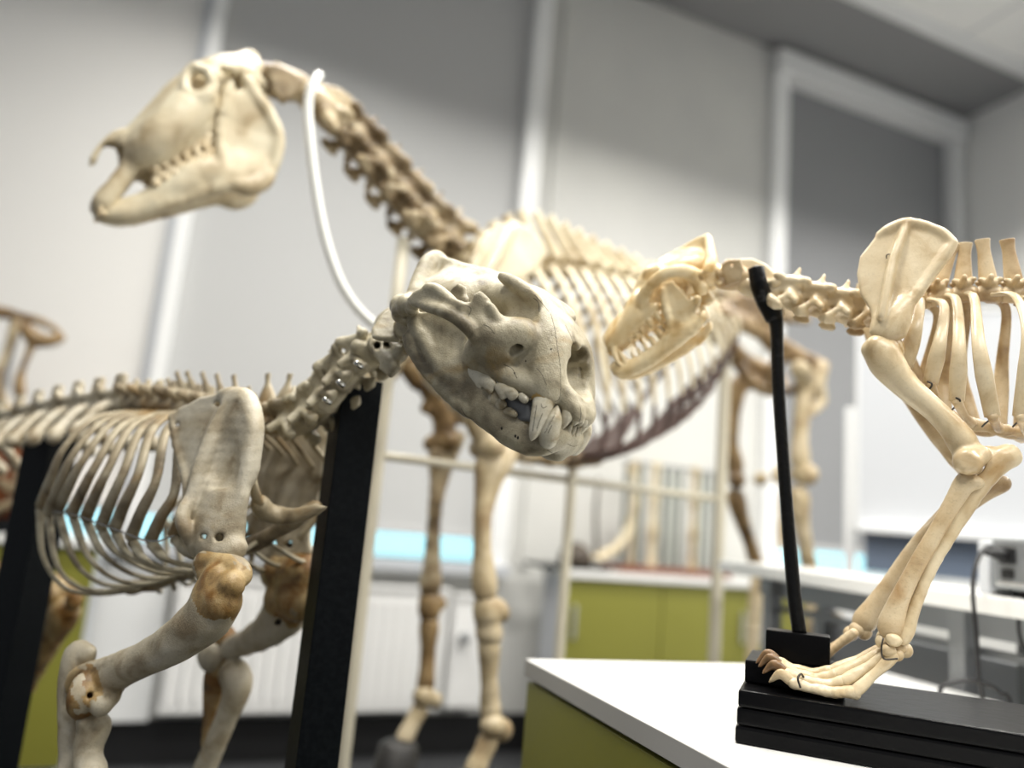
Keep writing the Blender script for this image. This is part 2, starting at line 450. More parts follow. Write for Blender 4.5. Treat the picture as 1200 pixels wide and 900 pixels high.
# ---------- green cabinets ----------
def cabinet(label, x0, x1, y1, ztop, doors, y0=.14, th=.03, side='grey_lam', zb=.1):
    r = empty('base_cabinet', W.w(((x0+x1)/2, (y0+y1)/2, 0)), label, 'cabinet')
    BX('carcass', (x0, y0, zb), (x1, y1-.02, ztop-th), W, M_[side], r, .002)
    BX('plinth', (x0+.02, y0+.02, 0), (x1-.02, y1-.06, zb), W, M_['grey_lam'], r, .002)
    BX('worktop', (x0-.01, y0-.01, ztop-th), (x1+.01, y1+.02, ztop), W, M_['white_lam'], r, .003)
    for i in range(doors):
        a = x0+(x1-x0)*i/doors; c = x0+(x1-x0)*(i+1)/doors
        d = BX('door', (a+.003, y1-.02, zb+.01), (c-.003, y1, ztop-th-.006), W, M_['green'], r, .002)
        hx = a+.05 if i % 2 else c-.05
        BX('handle', (hx-.006, y1, ztop-.28), (hx+.006, y1+.02, ztop-.14), W, M_['silver'], d, .003)
    return r
# left cabinet: front corner seen at px (115, 640)-(112, 885)
p = W.l(P(116, 640, 2.50)); YL = p[1]; XLc = p[0]
ZL = P(60, 628, 2.45)[2]
cabinet('olive green base cabinet at the left edge, behind the rear black post', XLc, XLc+1.5, YL, ZL, 2, zb=.12)
# centre cabinet
p = W.l(P(668, 672, 3.25)); YC = p[1]; XC = p[0]; ZC = G(700, 665, 0)[2]; ZC = P(668, 668, 3.25)[2]
cab = cabinet('long olive green base cabinet behind the horse, under the bone displays', XC-1.45, XC+.02, YC, ZC, 3)
# ---------- right-hand white table under the instrument ----------
ZT = .945
a = G(842, 656, ZT); c = G(1200, 704, ZT)
T = vframe(a, c); T.o = np.array((a[0], a[1], 0.)); Lt = np.linalg.norm((c-a)[:2])+.25
# T: x towards the left end, y positive = towards camera or away?
sg = 1 if (CAM-a) @ T.A[1] > 0 else -1
t = empty('lab_table', T.w((-Lt/2, -sg*.15, 0)), 'white lab table with grey steel frame behind the dog skeleton', 'table')
BX('table_top', (0, 0, ZT-.030), (-Lt, -sg*.26, ZT), T, M_['white_lam'], t, .003)
BX('edge_label', (-.02, sg*.0005, ZT-.024), (-.05, sg*.0015, ZT-.008), T, M_['paper'], t, 0)
for xx in (-.14, -.70, -Lt+.06):
    for yy in (-.04, -.20):
        BX('leg', (xx, sg*yy, 0), (xx-.035, sg*yy-sg*.035, ZT-.03), T, M_['steel'], t, .004)
BX('apron', (-.1, -sg*.06, ZT-.075), (-Lt+.06, -sg*.08, ZT-.03), T, M_['steel'], t, .002)
BX('shelf_rail', (-.1, -sg*.08, .835), (-Lt+.06, -sg*.10, .85), T, M_['steel'], t, .002)
BX('modesty_panel', (-.10, -sg*.22, .12), (-Lt+.1, -sg*.235, .815), T, M_['grey_lam'], t, .002)
# instrument standing on the table
q = T.l(G(1163, 697, ZT)); ix = q[0]; iy = q[1]
ins = empty('bench_instrument', T.w((ix-.2, iy-sg*.12, ZT)), 'grey instrument case with black plug and socket standing on the white table', 'instrument')
hI = .100
BX('case', (ix, iy, ZT+.012), (ix-.26, iy-sg*.16, ZT+hI), T, M_['device'], ins, .005)
BX('rear_panel', (ix-.008, iy+sg*.003, ZT+.02), (ix-.25, iy-sg*.001, ZT+hI-.008), T, M_['steel'], ins, .001)
BX('side_cheek', (ix+.025, iy+sg*.004, ZT), (ix+.002, iy-sg*.16, ZT+hI-.008), T, M_['board'], ins, .004)
BX('socket', (ix-.022, iy+sg*.006, ZT+.030), (ix-.046, iy, ZT+.046), T, M_['black'], ins, .002)
BX('socket', (ix-.020, iy+sg*.010, ZT+.055), (ix-.050, iy, ZT+.083), T, M_['black'], ins, .003)
BX('vent_strip', (ix-.012, iy+sg*.005, ZT+.018), (ix-.11, iy, ZT+.025), T, M_['silver'], ins, .002)
for s_ in (.01, .22):
    BX('foot', (ix-s_, iy-sg*.03, ZT), (ix-s_-.03, iy-sg*.06, ZT+.012), T, M_['black'], ins, .002)
d0 = -T.l(P(1160, 645, 2))[0]
plug0 = T.w((ix-.035, iy+sg*.012, ZT+.069)); pr = proj(plug0)
dd = pr[2]
c1 = [plug0, P(1158, 641, dd-.02), P(1145, 658, dd-.04), P(1140, 690, dd-.06), P(1144, 740, dd-.08), P(1147, 790, dd-.10)]
c1 += [P(1150, 830, dd-.10), P(1122, 842, dd-.10), P(1102, 812, dd-.10), P(1112, 801, dd-.10), P(1140, 798, dd-.10), P(1172, 812, dd-.10), P(1186, 850, dd-.10)]
c1 += [np.array((*P(1190, 900, dd-.10)[:2], .4)), np.array((*P(1190, 900, dd-.10)[:2], .01))]
cb = tobj('power_cable', c1, .0036, M_['black'], None, seg=8, n=110); tag(cb, 'black mains cable plugged into the grey instrument, hanging down in a loose coil', 'cable')
cb2 = tobj('signal_cable', [P(1212, 694, dd-.06), P(1200, 704, dd-.05), P(1194, 722, dd-.06), P(1195, 745, dd-.06), P(1203, 765, dd-.06), P(1220, 790, dd-.1)], .003, M_['black'], None, seg=8, n=30); tag(cb2, 'thin black cable curling down at the right edge below the instrument', 'cable')
V, Fc = tube([plug0, plug0+(P(1150, 646, dd-.04)-plug0)*.8], [.010, .009, .005], seg=10, n=5); wobj('plug', V, Fc, M_['black'], cb)
# mobile whiteboard behind the table
wa = P(1008, 372, 3.0); wb_ = P(1008, 618, 3.0)
_r = ray(1200, 366); _d = (wa[2]-CAM_H)/_r[2]; wc_ = CAM+_r*_d
Wb = vframe(wa, wc_); Wb.o = np.array((wa[0], wa[1], 0.))
if (CAM-wa) @ Wb.A[1] < 0: Wb = Frame(Wb.o, Wb.A[0], -Wb.A[1], (0, 0, 1))
zt = wa[2]; zb = wb_[2]
wbd = empty('whiteboard', Wb.w((-.6, 0, 0)), 'mobile whiteboard on a white post behind the dog ribs', 'whiteboard')
BX('board_panel', (0, -.012, zb), (-1.5, .012, zt), Wb, M_['board'], wbd, .002)
BX('board_frame', (.012, -.016, zb-.012), (0, .016, zt+.012), Wb, M_['frame'], wbd, .003)
BX('board_frame', (0, -.016, zt), (-1.5, .016, zt+.014), Wb, M_['frame'], wbd, .003)
BX('pen_tray', (0, .0, zb-.02), (-1.5, .06, zb), Wb, M_['frame'], wbd, .003)
BX('lower_panel', (-.02, -.01, zb-.16), (-1.5, .006, zb-.02), Wb, M_['bluegrey'], wbd, .002)
q = Wb.l(P(1000, 480, 3.0))
BX('post', (.05, -.04, .06), (.012, -.005, q[2]), Wb, M_['frame'], wbd, .004)
BX('foot', (.05, -.30, 0), (.0, .25, .06), Wb, M_['frame'], wbd, .006)
BX('post', (-1.45, -.04, .06), (-1.49, -.005, q[2]), Wb, M_['frame'], wbd, .004)
BX('foot', (-1.44, -.30, 0), (-1.5, .25, .06), Wb, M_['frame'], wbd, .006)
# ---------- near bench with white worktop ----------
ZB = .778
c0 = G(617, 772, ZB); c1_ = G(850, 896, ZB)      # left front edge
c2 = G(1010, 776, ZB)                           # far edge direction
B = vframe(c1_, c0); B.o = np.array((c0[0], c0[1], 0.))   # x runs along the left side towards the camera
sgb = 1 if (c2-c0) @ B.A[1] > 0 else -1
WB = abs(B.l(G(1000, 777, ZB))[1]); LB = 1.25
bn = empty('lab_bench', B.w((.5, sgb*.25, 0)), 'near lab bench with glossy white worktop and olive green side', 'bench')
BX('worktop', (0, 0, ZB-.026), (1.25, sgb*WB, ZB), B, M_['white_lam'], bn, .0015)
BX('worktop_edge', (0.0005, -sgb*.002, ZB-.026), (1.25, -sgb*.0002, ZB-.0005), B, M_['edge'], bn, 0)
BX('shadow_gap', (.012, sgb*.012, ZB-.034), (1.24, sgb*(WB-.02), ZB-.026), B, M_['black'], bn, 0)
BX('carcass', (.012, sgb*.02, .1), (1.24, sgb*(WB-.02), ZB-.034), B, M_['grey_lam'], bn, 0)
BX('side_panel', (.010, sgb*.001, .1), (1.24, sgb*.019, ZB-.033), B, M_['green'], bn, .001)
BX('plinth', (.05, sgb*.05, 0), (1.2, sgb*(WB-.05), .1), B, M_['black'], bn, 0)
# ---------- light ----------
wd = bpy.data.worlds.new('room ambient'); SC.world = wd; wd.use_nodes = True
wd.node_tree.nodes['Background'].inputs[0].default_value = (.93, .96, 1.0, 1); wd.node_tree.nodes['Background'].inputs[1].default_value = .32
def lamp(loc, sx, sy, power, col=(1, .97, .91), spread=140, rz=None):
    l = bpy.data.lights.new('ceiling_panel_lamp', 'AREA'); l.shape = 'RECTANGLE'; l.size = sx; l.size_y = sy; l.energy = power; l.color = col; l.spread = math.radians(spread)
    o = bpy.data.objects.new('ceiling_panel_lamp', l); COL.objects.link(o)
    o.matrix_world = Matrix.Translation(Vector(loc)) @ Matrix.Rotation(math.atan2(W.A[0][1], W.A[0][0]), 4, 'Z'); return o
for xx in (-.6, 1.1, 2.8):
    for yy in (1.15, 2.75, 4.4):
        lamp([float(v) for v in W.w((xx, yy, 3.3))], 1.1, .3, (41 if yy > 1.5 else 36), spread=150)
# ---------- big cat skull (hero) ----------
M_['cat'] = bone_mat('grey aged bone', (.51, .46, .335), (.36, .315, .215), (.165, .135, .085), (.30, .20, .07), 1.6, .40, (.60, .78), .35)
M_['cat_tan'] = bone_mat('tan aged bone', (.46, .34, .17), (.33, .215, .085), (.13, .075, .03), (.20, .095, .02), 2.0, .38, (.48, .62), .5)
M_['tooth'] = bone_mat('old ivory', (.62, .58, .46), (.52, .47, .35), (.30, .24, .14), (.25, .12, .04), 3.0, .22, (.66, .82), .4, .15)
M_['tooth_grey'] = mat('grey tooth filler', (.16, .165, .17), .35)
M_['dirt'] = mat('dark dirt', (.022, .018, .012), .8)
M_['patch'] = mat('ochre patch', (.50, .32, .10), .5)
def c2w(v): return RC @ np.array((v[0], -v[1], -v[2]))
_x = nrm((.72, .32, -.61)); _y = np.array((.58, .2, .79)); _y = nrm(_y-(_x@_y)*_x); _z = np.cross(_x, _y)
SK = Frame(CAM+c2w((-.0278, -.0272, .918)), c2w(_x), c2w(_y), c2w(_z))
k = SK.pix
from mathutils.bvhtree import BVHTree
def hits(o, pts):
    '''world points (and normals) where rays through photo pixels meet object o'''
    W_ = WORLD[o.name]; me = o.data
    bv = BVHTree.FromPolygons([W_ @ v.co for v in me.vertices], [tuple(p.vertices) for p in me.polygons])
    out = []
    for a in pts:
        loc, nn, i, d = bv.ray_cast(Vector(CAM), Vector(ray(*a)).normalized())
        if loc is not None: out.append((np.array(loc), np.array(nn)))
    return out
def seams(o, lines, fr, r=.0004):
    for ln in lines:
        q = catmull([(a[0], a[1], 0) for a in ln], len(ln)*7)
        h = hits(o, [(a[0], a[1]) for a in q])
        h = [p-n*r*.45 for p, n in h]
        if len(h) > 4:
            rr = np.abs(np.sin(np.arange(len(h))*1.7))*.5+.6; rr[0] = rr[-1] = .2
            V, Fc = tube(h, rr*r, seg=6, n=len(h)); wobj('suture_line', V, Fc, M_['dirt'], o)
def pits(o, pts, fr, r=.0012):
    for p, n in hits(o, pts):
        d = bmesh.new(); bmesh.ops.create_icosphere(d, subdivisions=2, radius=1); V = np.array([v.co[:] for v in d.verts]); Fc = [tuple(v.index for v in f.verts) for f in d.faces]; d.free()
        A = _rotTo(n); wobj('foramen', p+(V*np.array((r, r*1.4, r*.35)))@A, Fc, M_['dirt'], o)
mir = lambda p: np.asarray(p)*np.array((1, -1, 1))
def cat_skull(parent):
    s = SDF(.0017)
    def both(fn):
        fn(lambda p: np.asarray(p, float)); fn(mir)
    # braincase and crest
    s.ell((-.062, 0, .047), (.066, .046, .044), k=.01)
    s.ell((-.104, 0, .04), (.026, .044, .042), k=.015)
    s.plate([(-.148, 0, .055), (-.156, 0, .085), (-.152, 0, .098), (-.14, 0, .103), (-.10, 0, .100), (-.05, 0, .103), (-.02, 0, .102), (-.02, 0, .07), (-.14, 0, .05)], .0042, k=.03, nrmv=(0, 1, 0))
    both(lambda q: s.path([q((-.150, -.0, .096)), q((-.142, -.018, .084)), q((-.124, -.036, .058)), q((-.100, -.054, .028))], [.006, .006, .007, .008], k=.014, n=8))
    s.ell((-.118, 0, .012), (.022, .030, .022), k=.012)
    both(lambda q: s.ell(q((-.134, -.018, .003)), (.013, .011, .011), k=.005))
    both(lambda q: s.ell(q((-.10, -.045, .0)), (.024, .015, .018), k=.006))      # bulla
    # frontal region
    s.ell((.015, 0, .076), (.060, .036, .026), k=.018)
    both(lambda q: s.ell(q((.028, -.026, .078)), (.034, .022, .019), k=.014))
    # snout
    s.path([(.035, 0, .074), (.070, 0, .062), (.098, 0, .048)], [.022, .0205, .0165], k=.012, n=6)
    both(lambda q: s.path([q((.05, -.018, .066)), q((.080, -.015, .060)), q((.108, -.0125, .044))], [.018, .015, .010], k=.010, n=6))
    both(lambda q: s.ell(q((.068, -.028, .030)), (.050, .023, .042), k=.014))
    both(lambda q: s.ell(q((.096, -.028, .020)), (.025, .0155, .034), k=.012))
    both(lambda q: s.path([q(k(646, 405, -.024)), q(k(643, 438, -.031)), q(k(640, 464, -.0345))], [.0145, .0145, .0125], k=.012, n=6))   # canine swelling
    both(lambda q: s.path([q(k(661, 455, -.0205)), q(k(668, 474, -.0165)), q(k(676, 487, -.009))], [.0065, .0085, .0085], k=.008, n=6))    # premaxilla
    s.ell((.136, 0, -.006), (.014, .020, .009), k=.008)
    both(lambda q: s.path([q((.112, -.0225, .030)), q((.123, -.0205, .010)), q((.138, -.014, -.004))], [.0055, .0058, .0065], k=.006, n=6))
    # carve orbits and temporal fossa before the arches go on
    both(lambda q: s.ell(q(k(600, 354, -.068)), (.031, .030, .0275), k=.008, mode='s'))
    both(lambda q: s.ell(q(k(588, 352, -.080)), (.029, .032, .027), k=.008, mode='s'))
    both(lambda q: s.ell(q((-.015, -.085, .050)), (.036, .044, .030), k=.008, mode='s'))
    # orbital rim and postorbital process
    pr = k(588, 324, -.052)
    both(lambda q: s.path([q(k(629, 353, -.036)), q(k(614, 339, -.043)), q(k(600, 330, -.048)), q(pr)], [.0064, .0056, .0052, .0048], k=.006, n=10))
    both(lambda q: s.ell(q(k(609, 358, -.062)), (.0235, .024, .0230), k=.005, mode='s'))
    # palate and maxilla border
    s.ell((.07, 0, .0), (.075, .045, .012), k=.01)
    both(lambda q: s.path([q(k(630, 456, -.037)), q(k(600, 444, -.050)), q(k(572, 430, -.057)), q(k(551, 423, -.060))], [.0085, .0068, .0065, .0055], k=.010, n=12))
    # cheek bone body below orbit
    both(lambda q: s.path([q(k(612, 390, -.056)), q(k(590, 395, -.063)), q(k(572, 392, -.074)), q(k(560, 378, -.084))], [.014, .016, .013, .010], k=.012, n=10))
    both(lambda q: s.path([q(k(590, 412, -.058)), q(k(566, 408, -.066)), q(k(553, 417, -.062))], [.014, .012, .0065], k=.012, n=8))
    zp = [(541, 360, -.099), (553, 353, -.097), (557, 345, -.096), (563, 340, -.095), (570, 348, -.092), (577, 368, -.082), (590, 379, -.072), (602, 385, -.062), (596, 395, -.064), (575, 402, -.076), (562, 398, -.084), (551, 385, -.094)]
    both(lambda q: s.plate([q(k(*a)) for a in zp], .0055, k=.006, nrmv=(0, 1, 0)))
    both(lambda q: s.path([q(k(574, 358, -.088)), q(k(582, 373, -.078)), q(k(599, 383, -.063)), q(k(611, 382, -.055)), q(k(619, 380, -.051))], [.0035, .0042, .0045, .0042, .0035], k=.006, n=14))
    # zygomatic arch
    both(lambda q: s.path([q(k(560, 398, -.084)), q(k(551, 386, -.096)), q(k(535, 372, -.106)), q(k(515, 363, -.112)), q(k(497, 358, -.110))], [.0055, .0058, .0058, .0055, .005], k=.006, n=14))
    sq = [(484, 360, -.108), (481, 352, -.107), (488, 342, -.110), (501, 334.5, -.113), (512, 336, -.113), (524, 345, -.111), (541, 353, -.107), (548, 358, -.103), (545, 366, -.102), (520, 366, -.110), (500, 363, -.112)]
    both(lambda q: s.plate([q(k(*a)) for a in sq], .0050, k=.005, nrmv=(0, 1, 0)))
    both(lambda q: s.path([q(k(501, 336, -.110)), q(k(514, 340, -.110)), q(k(530, 352, -.105))], [.004, .0045, .004], k=.005, n=8))
    both(lambda q: s.path([q(k(484, 355, -.098)), q((-.098, -.075, .022)), q((-.105, -.045, .025))], [.0075, .010, .012], k=.012, n=6))
    both(lambda q: s.path([q(k(484, 358, -.096)), q((-.088, -.082, .012)), q((-.085, -.055, .010))], [.006, .007, .008], k=.006, n=6))
    # pterygoid wings
    both(lambda q: s.plate([q((.02, -.018, .03)), q((.02, -.018, -.004)), q((-.03, -.016, -.006)), q((-.05, -.016, .02))], .003, k=.006))
    both(lambda q: s.path([q(k(603, 410, -.062)), q(k(607, 400, -.058)), q(k(611, 394, -.050))], [.0066, .0066, .006], k=.004, mode='s', n=5))
    # nose opening
    s.ell((.164, 0, .034), (.040, .055, .026), k=.006, mode='s')
    s.ell((.134, 0, .029), (.048, .0245, .0170), k=.003, mode='s')
    s.ell((.140, 0, .017), (.034, .0205, .0125), k=.003, mode='s')
    both(lambda q: s.path([q((.155, -.0108, .056)), q((.060, -.0085, .034))], [.0100, .0085], k=.003, mode='s'))
    s.path([(.160, 0, .012), (.120, 0, .012)], [.0085, .008], k=.003, mode='s')
    s.rbox((-.0, 0, .010), (.06, .010, .006), k=.005, mode='s')
    both(lambda q: s.plate([q((.100, .0, .040)), q((.085, -.004, .042)), q((.080, -.007, .010)), q((.106, -.003, .012))], .0016, k=.003))
    # sutures and pores on the muzzle
    both(lambda q: s.path([q(k(645, 368, -.020)), q(k(651, 392, -.021)), q(k(655, 418, -.022)), q(k(656, 446, -.024)), q(k(655, 466, -.028))], [.0011, .0011], k=.0015, mode='s', n=14))
    for a in ((650, 345+60, -.02), (600, 423, -.06), (617, 430, -.05), (584, 372, -.07), (646, 408, -.028)):
        s.ell(k(*a), .0016, k=.001, mode='s')
    o = sculpt('cranium', s, M_['cat'], parent, SK, noise=.00035, nf=130)
    seams(o, [[(645, 366), (650, 385), (653, 405), (656, 425), (657, 445), (656, 466), (650, 471)], [(625, 349), (631, 355), (632, 366)], [(680, 476), (681, 486), (679, 495)], [(628, 431), (634, 437), (641, 452)], [(626, 345), (634, 354), (644, 366)], [(662, 380), (668, 392), (673, 404)], [(566, 380), (574, 384), (580, 392)], [(590, 427), (600, 432), (606, 444)], [(528, 305), (545, 308), (560, 313)], [(545, 357), (552, 362), (549, 371)]], SK, .00038)
    pits(o, [(616, 423), (603, 437), (646, 409)], SK, .0009)
    # ---- mandible ----
    m = SDF(.0017)
    hb = [(652, 508, -.012), (630, 514, -.020), (604, 506, -.032), (577, 487, -.043), (552, 467, -.052), (530, 446, -.058), (510, 422, -.064)]
    both(lambda q: m.path([q(k(*a)) for a in hb], [.012, .0135, .013, .0125, .012, .012, .012], k=.010, n=14, flat=(np.array((0, 1., 0)), .55)))
    both(lambda q: m.path([q(k(a[0]+5, a[1]-8, a[2])) for a in hb[3:]], [.008, .010, .012, .010], k=.010, n=12, flat=(np.array((0, 1., 0)), .6)))
    ram = [(480, 366, -.075), (478, 396, -.070), (483, 407, -.066), (500, 432, -.062), (530, 462, -.057), (556, 470, -.053), (560, 450, -.052), (553, 434, -.054), (548, 405, -.060), (547, 350, -.072), (545, 336, -.074), (538, 332, -.075), (530, 338, -.075), (520, 358, -.073), (500, 366, -.072)]
    both(lambda q: m.plate([q(k(*a)) for a in ram], .0036, k=.008, nrmv=(0, 1, 0)))
    both(lambda q: m.path([q(k(483, 370, -.072)), q(k(492, 388, -.070)), q(k(506, 412, -.067)), q(k(525, 440, -.062))], [.006, .0065, .007, .006], k=.008, n=10))
    both(lambda q: m.path([q(k(479, 396, -.072)), q(k(484, 408, -.068)), q(k(499, 432, -.064)), q(k(520, 456, -.060)), q(k(548, 480, -.053))], [.007, .0075, .007, .0065, .008], k=.006, n=12))
    both(lambda q: m.path([q(k(482, 362, -.095)), q(k(482, 364, -.055))], [.0075, .0075], k=.006, n=3))
    both(lambda q: m.path([q(k(548, 428, -.057)), q(k(547, 400, -.064)), q(k(545, 352, -.074))], [.0045, .0045, .004], k=.006, n=8))
    both(lambda q: m.ell(q(k(525, 400, -.086)), (.028, .016, .030), k=.01, mode='s'))
    m.ell((.133, 0, -.046), (.015, .015, .016), k=.012)
    m.ell((.140, 0, -.040), (.010, .016, .009), k=.008)
    both(lambda q: m.ell(q(k(644, 507, -.027)), (.011, .010, .013), k=.010))
    for a in ((588, 502, -.056), (605, 512, -.050), (601, 514, -.050)):
        both(lambda q: m.ell(q(k(*a)), (.0032, .009, .0026), k=.001, mode='s'))
    md = sculpt('mandible', m, M_['cat'], parent, SK, noise=.00035, nf=130)
    seams(md, [[(665, 520), (672, 523), (678, 521)], [(641, 527), (648, 531), (656, 529)], [(540, 478), (546, 487), (556, 492)]], SK, .0004)
    pits(md, [(588, 502), (604, 511), (607, 513)], SK, .0013)
    # ---- teeth ----
    def tooth(name, par, pts, rads, flat=None, h=.0009, kk=.002, extra=(), mt='tooth', grooves=(), cracks=()):
        for sgn in (0, 1):
            q = (lambda p: np.asarray(p, float)) if sgn == 0 else mir
            d = SDF(h); d.path([q(k(*a)) for a in pts], rads, k=kk, n=max(8, len(pts)*3), flat=flat)
            for (e, r) in extra: d.path([q(k(*a)) for a in e], r, k=.003, n=6, flat=flat)
            for g in grooves: d.path([q(k(*a)) for a in g], [.0006, .0011, .0006], k=.0008, mode='s', n=8)
            tt = sculpt(name, d, M_[mt], par, SK, noise=.00012, nf=300)
            if cracks and sgn == 0: seams(tt, cracks, SK, .00045)
    lat = np.array((0, 1., 0))
    tooth('canine_tooth', o, [(638, 462, -.036), (636, 476, -.038), (632, 491, -.040), (626.5, 506, -.042), (622.5, 515.5, -.043)], [.0105, .0108, .0092, .0056, .0012],
          grooves=[[(629, 474, -.0465), (627, 490, -.0460), (624, 504, -.046)], [(637, 478, -.0488), (633, 492, -.0490), (628, 504, -.047)]],
          cracks=[[(629, 474), (626.5, 490), (624, 506)], [(636, 484), (632, 494), (629, 503)], [(634, 473), (636, 478), (641, 476)]])
    tooth('canine_tooth', md, [(642, 516, -.027), (644, 506, -.030), (649, 492, -.032), (653, 477, -.032)], [.0095, .0105, .0085, .0016],
          grooves=[[(640, 504, -.0400), (646, 492, -.0405), (650, 483, -.038)]],
          cracks=[[(650, 486), (644, 498), (638, 508)], [(647, 498), (642, 508)]])
    # carnassial and premolars of the upper jaw
    tooth('molar_tooth', o, [(549, 435, -.060), (558, 441, -.060), (568, 446, -.060), (577, 450, -.059)], [.0048, .0062, .0064, .0050], flat=(lat, .7),
          extra=[([(560, 440, -.060), (562, 452, -.060)], [.006, .0022]), ([(571, 446, -.059), (575, 459, -.059)], [.0058, .0020]), ([(550, 436, -.060), (551, 443, -.060)], [.0045, .002])])
    tooth('premolar_tooth', o, [(583, 453, -.057), (590, 457, -.056), (598, 460, -.055), (604, 463, -.054)], [.0042, .0052, .0050, .0035], flat=(lat, .7),
          extra=[([(589, 456, -.056), (589, 466, -.056)], [.0052, .0018]), ([(599, 460, -.055), (600, 466, -.055)], [.0035, .0015])])
    tooth('premolar_tooth', o, [(610, 464, -.050), (616, 469, -.049)], [.0034, .0032], flat=(lat, .8))
    # lower cheek teeth
    tooth('molar_tooth', md, [(567, 463, -.052), (572, 466, -.052), (580, 468, -.051)], [.0040, .0052, .0060], flat=(lat, .7),
          extra=[([(579, 468, -.051), (580, 458, -.052)], [.0064, .0035]), ([(568, 464, -.052), (568, 458, -.052)], [.0042, .0022])])
    tooth('premolar_tooth', md, [(583, 474, -.050), (590, 474, -.049)], [.0035, .0038], flat=(lat, .8), extra=[([(586, 474, -.050), (587, 467, -.050)], [.004, .002])])
    tooth('premolar_tooth', md, [(592, 482, -.047), (597, 482, -.046), (604, 486, -.045)], [.0024, .0034, .0028], flat=(lat, .8))
    # incisors
    for i, (yy, r) in enumerate(((-.0190, .0064), (-.0110, .0040), (-.0040, .0034))):
        zt = -.015; xx = (.143, .150, .152)[i]
        for sgn in (1, -1):
            d = SDF(.0008); d.path([(xx-.003, sgn*yy, zt+.006), (xx+.002, sgn*yy, zt-.004), (xx+.001, sgn*yy, zt-.010-(.007 if i == 0 else 0))], [r*.8, r, r*.55], k=.002, n=6)
            sculpt('incisor_tooth', d, M_['tooth'], o, SK)
            d = SDF(.0008); d.path([(xx-.006, sgn*yy*.85, zt-.030), (xx-.003, sgn*yy*.85, zt-.022), (xx-.002, sgn*yy*.85, zt-.013)], [r*.65, r*.75, r*.5], k=.002, n=6)
            sculpt('incisor_tooth', d, M_['tooth'], md, SK)
    # grey filler visible between the jaws
    d = SDF(.0016)
    for sgn in (1, -1):
        q = (lambda p: np.asarray(p, float)) if sgn == 1 else mir
        d.plate([q(k(586, 466, -.042)), q(k(600, 464, -.042)), q(k(622, 474, -.038)), q(k(626, 494, -.034)), q(k(610, 494, -.036)), q(k(594, 481, -.040))], .004, k=.004)
    d.rbox((.105, 0, -.030), (.012, .036, .010), k=.004)
    f_ = sculpt('jaw_filler', d, M_['tooth_grey'], md, SK); f_['label'] = 'dark grey filler between the closed jaws'
    h = hits(o, [(a, b) for a in np.linspace(624, 637, 9) for b in np.linspace(457, 469, 9) if (b > 461+abs(a-629)*.55)])
    if len(h) > 8:
        c_ = np.mean([a for a, b in h], 0)
        V = []; Fc = []
        for p, n in h:
            A = _rotTo(n); b0 = len(V)
            for j in range(8):
                t = j*math.pi/4; V.append(p+n*.0003+(math.cos(t)*A[0]+math.sin(t)*A[1])*.0012)
            Fc.append(tuple(range(b0, b0+8)))
        wobj('ochre_patch', V, Fc, M_['patch'], o)
    return o, md
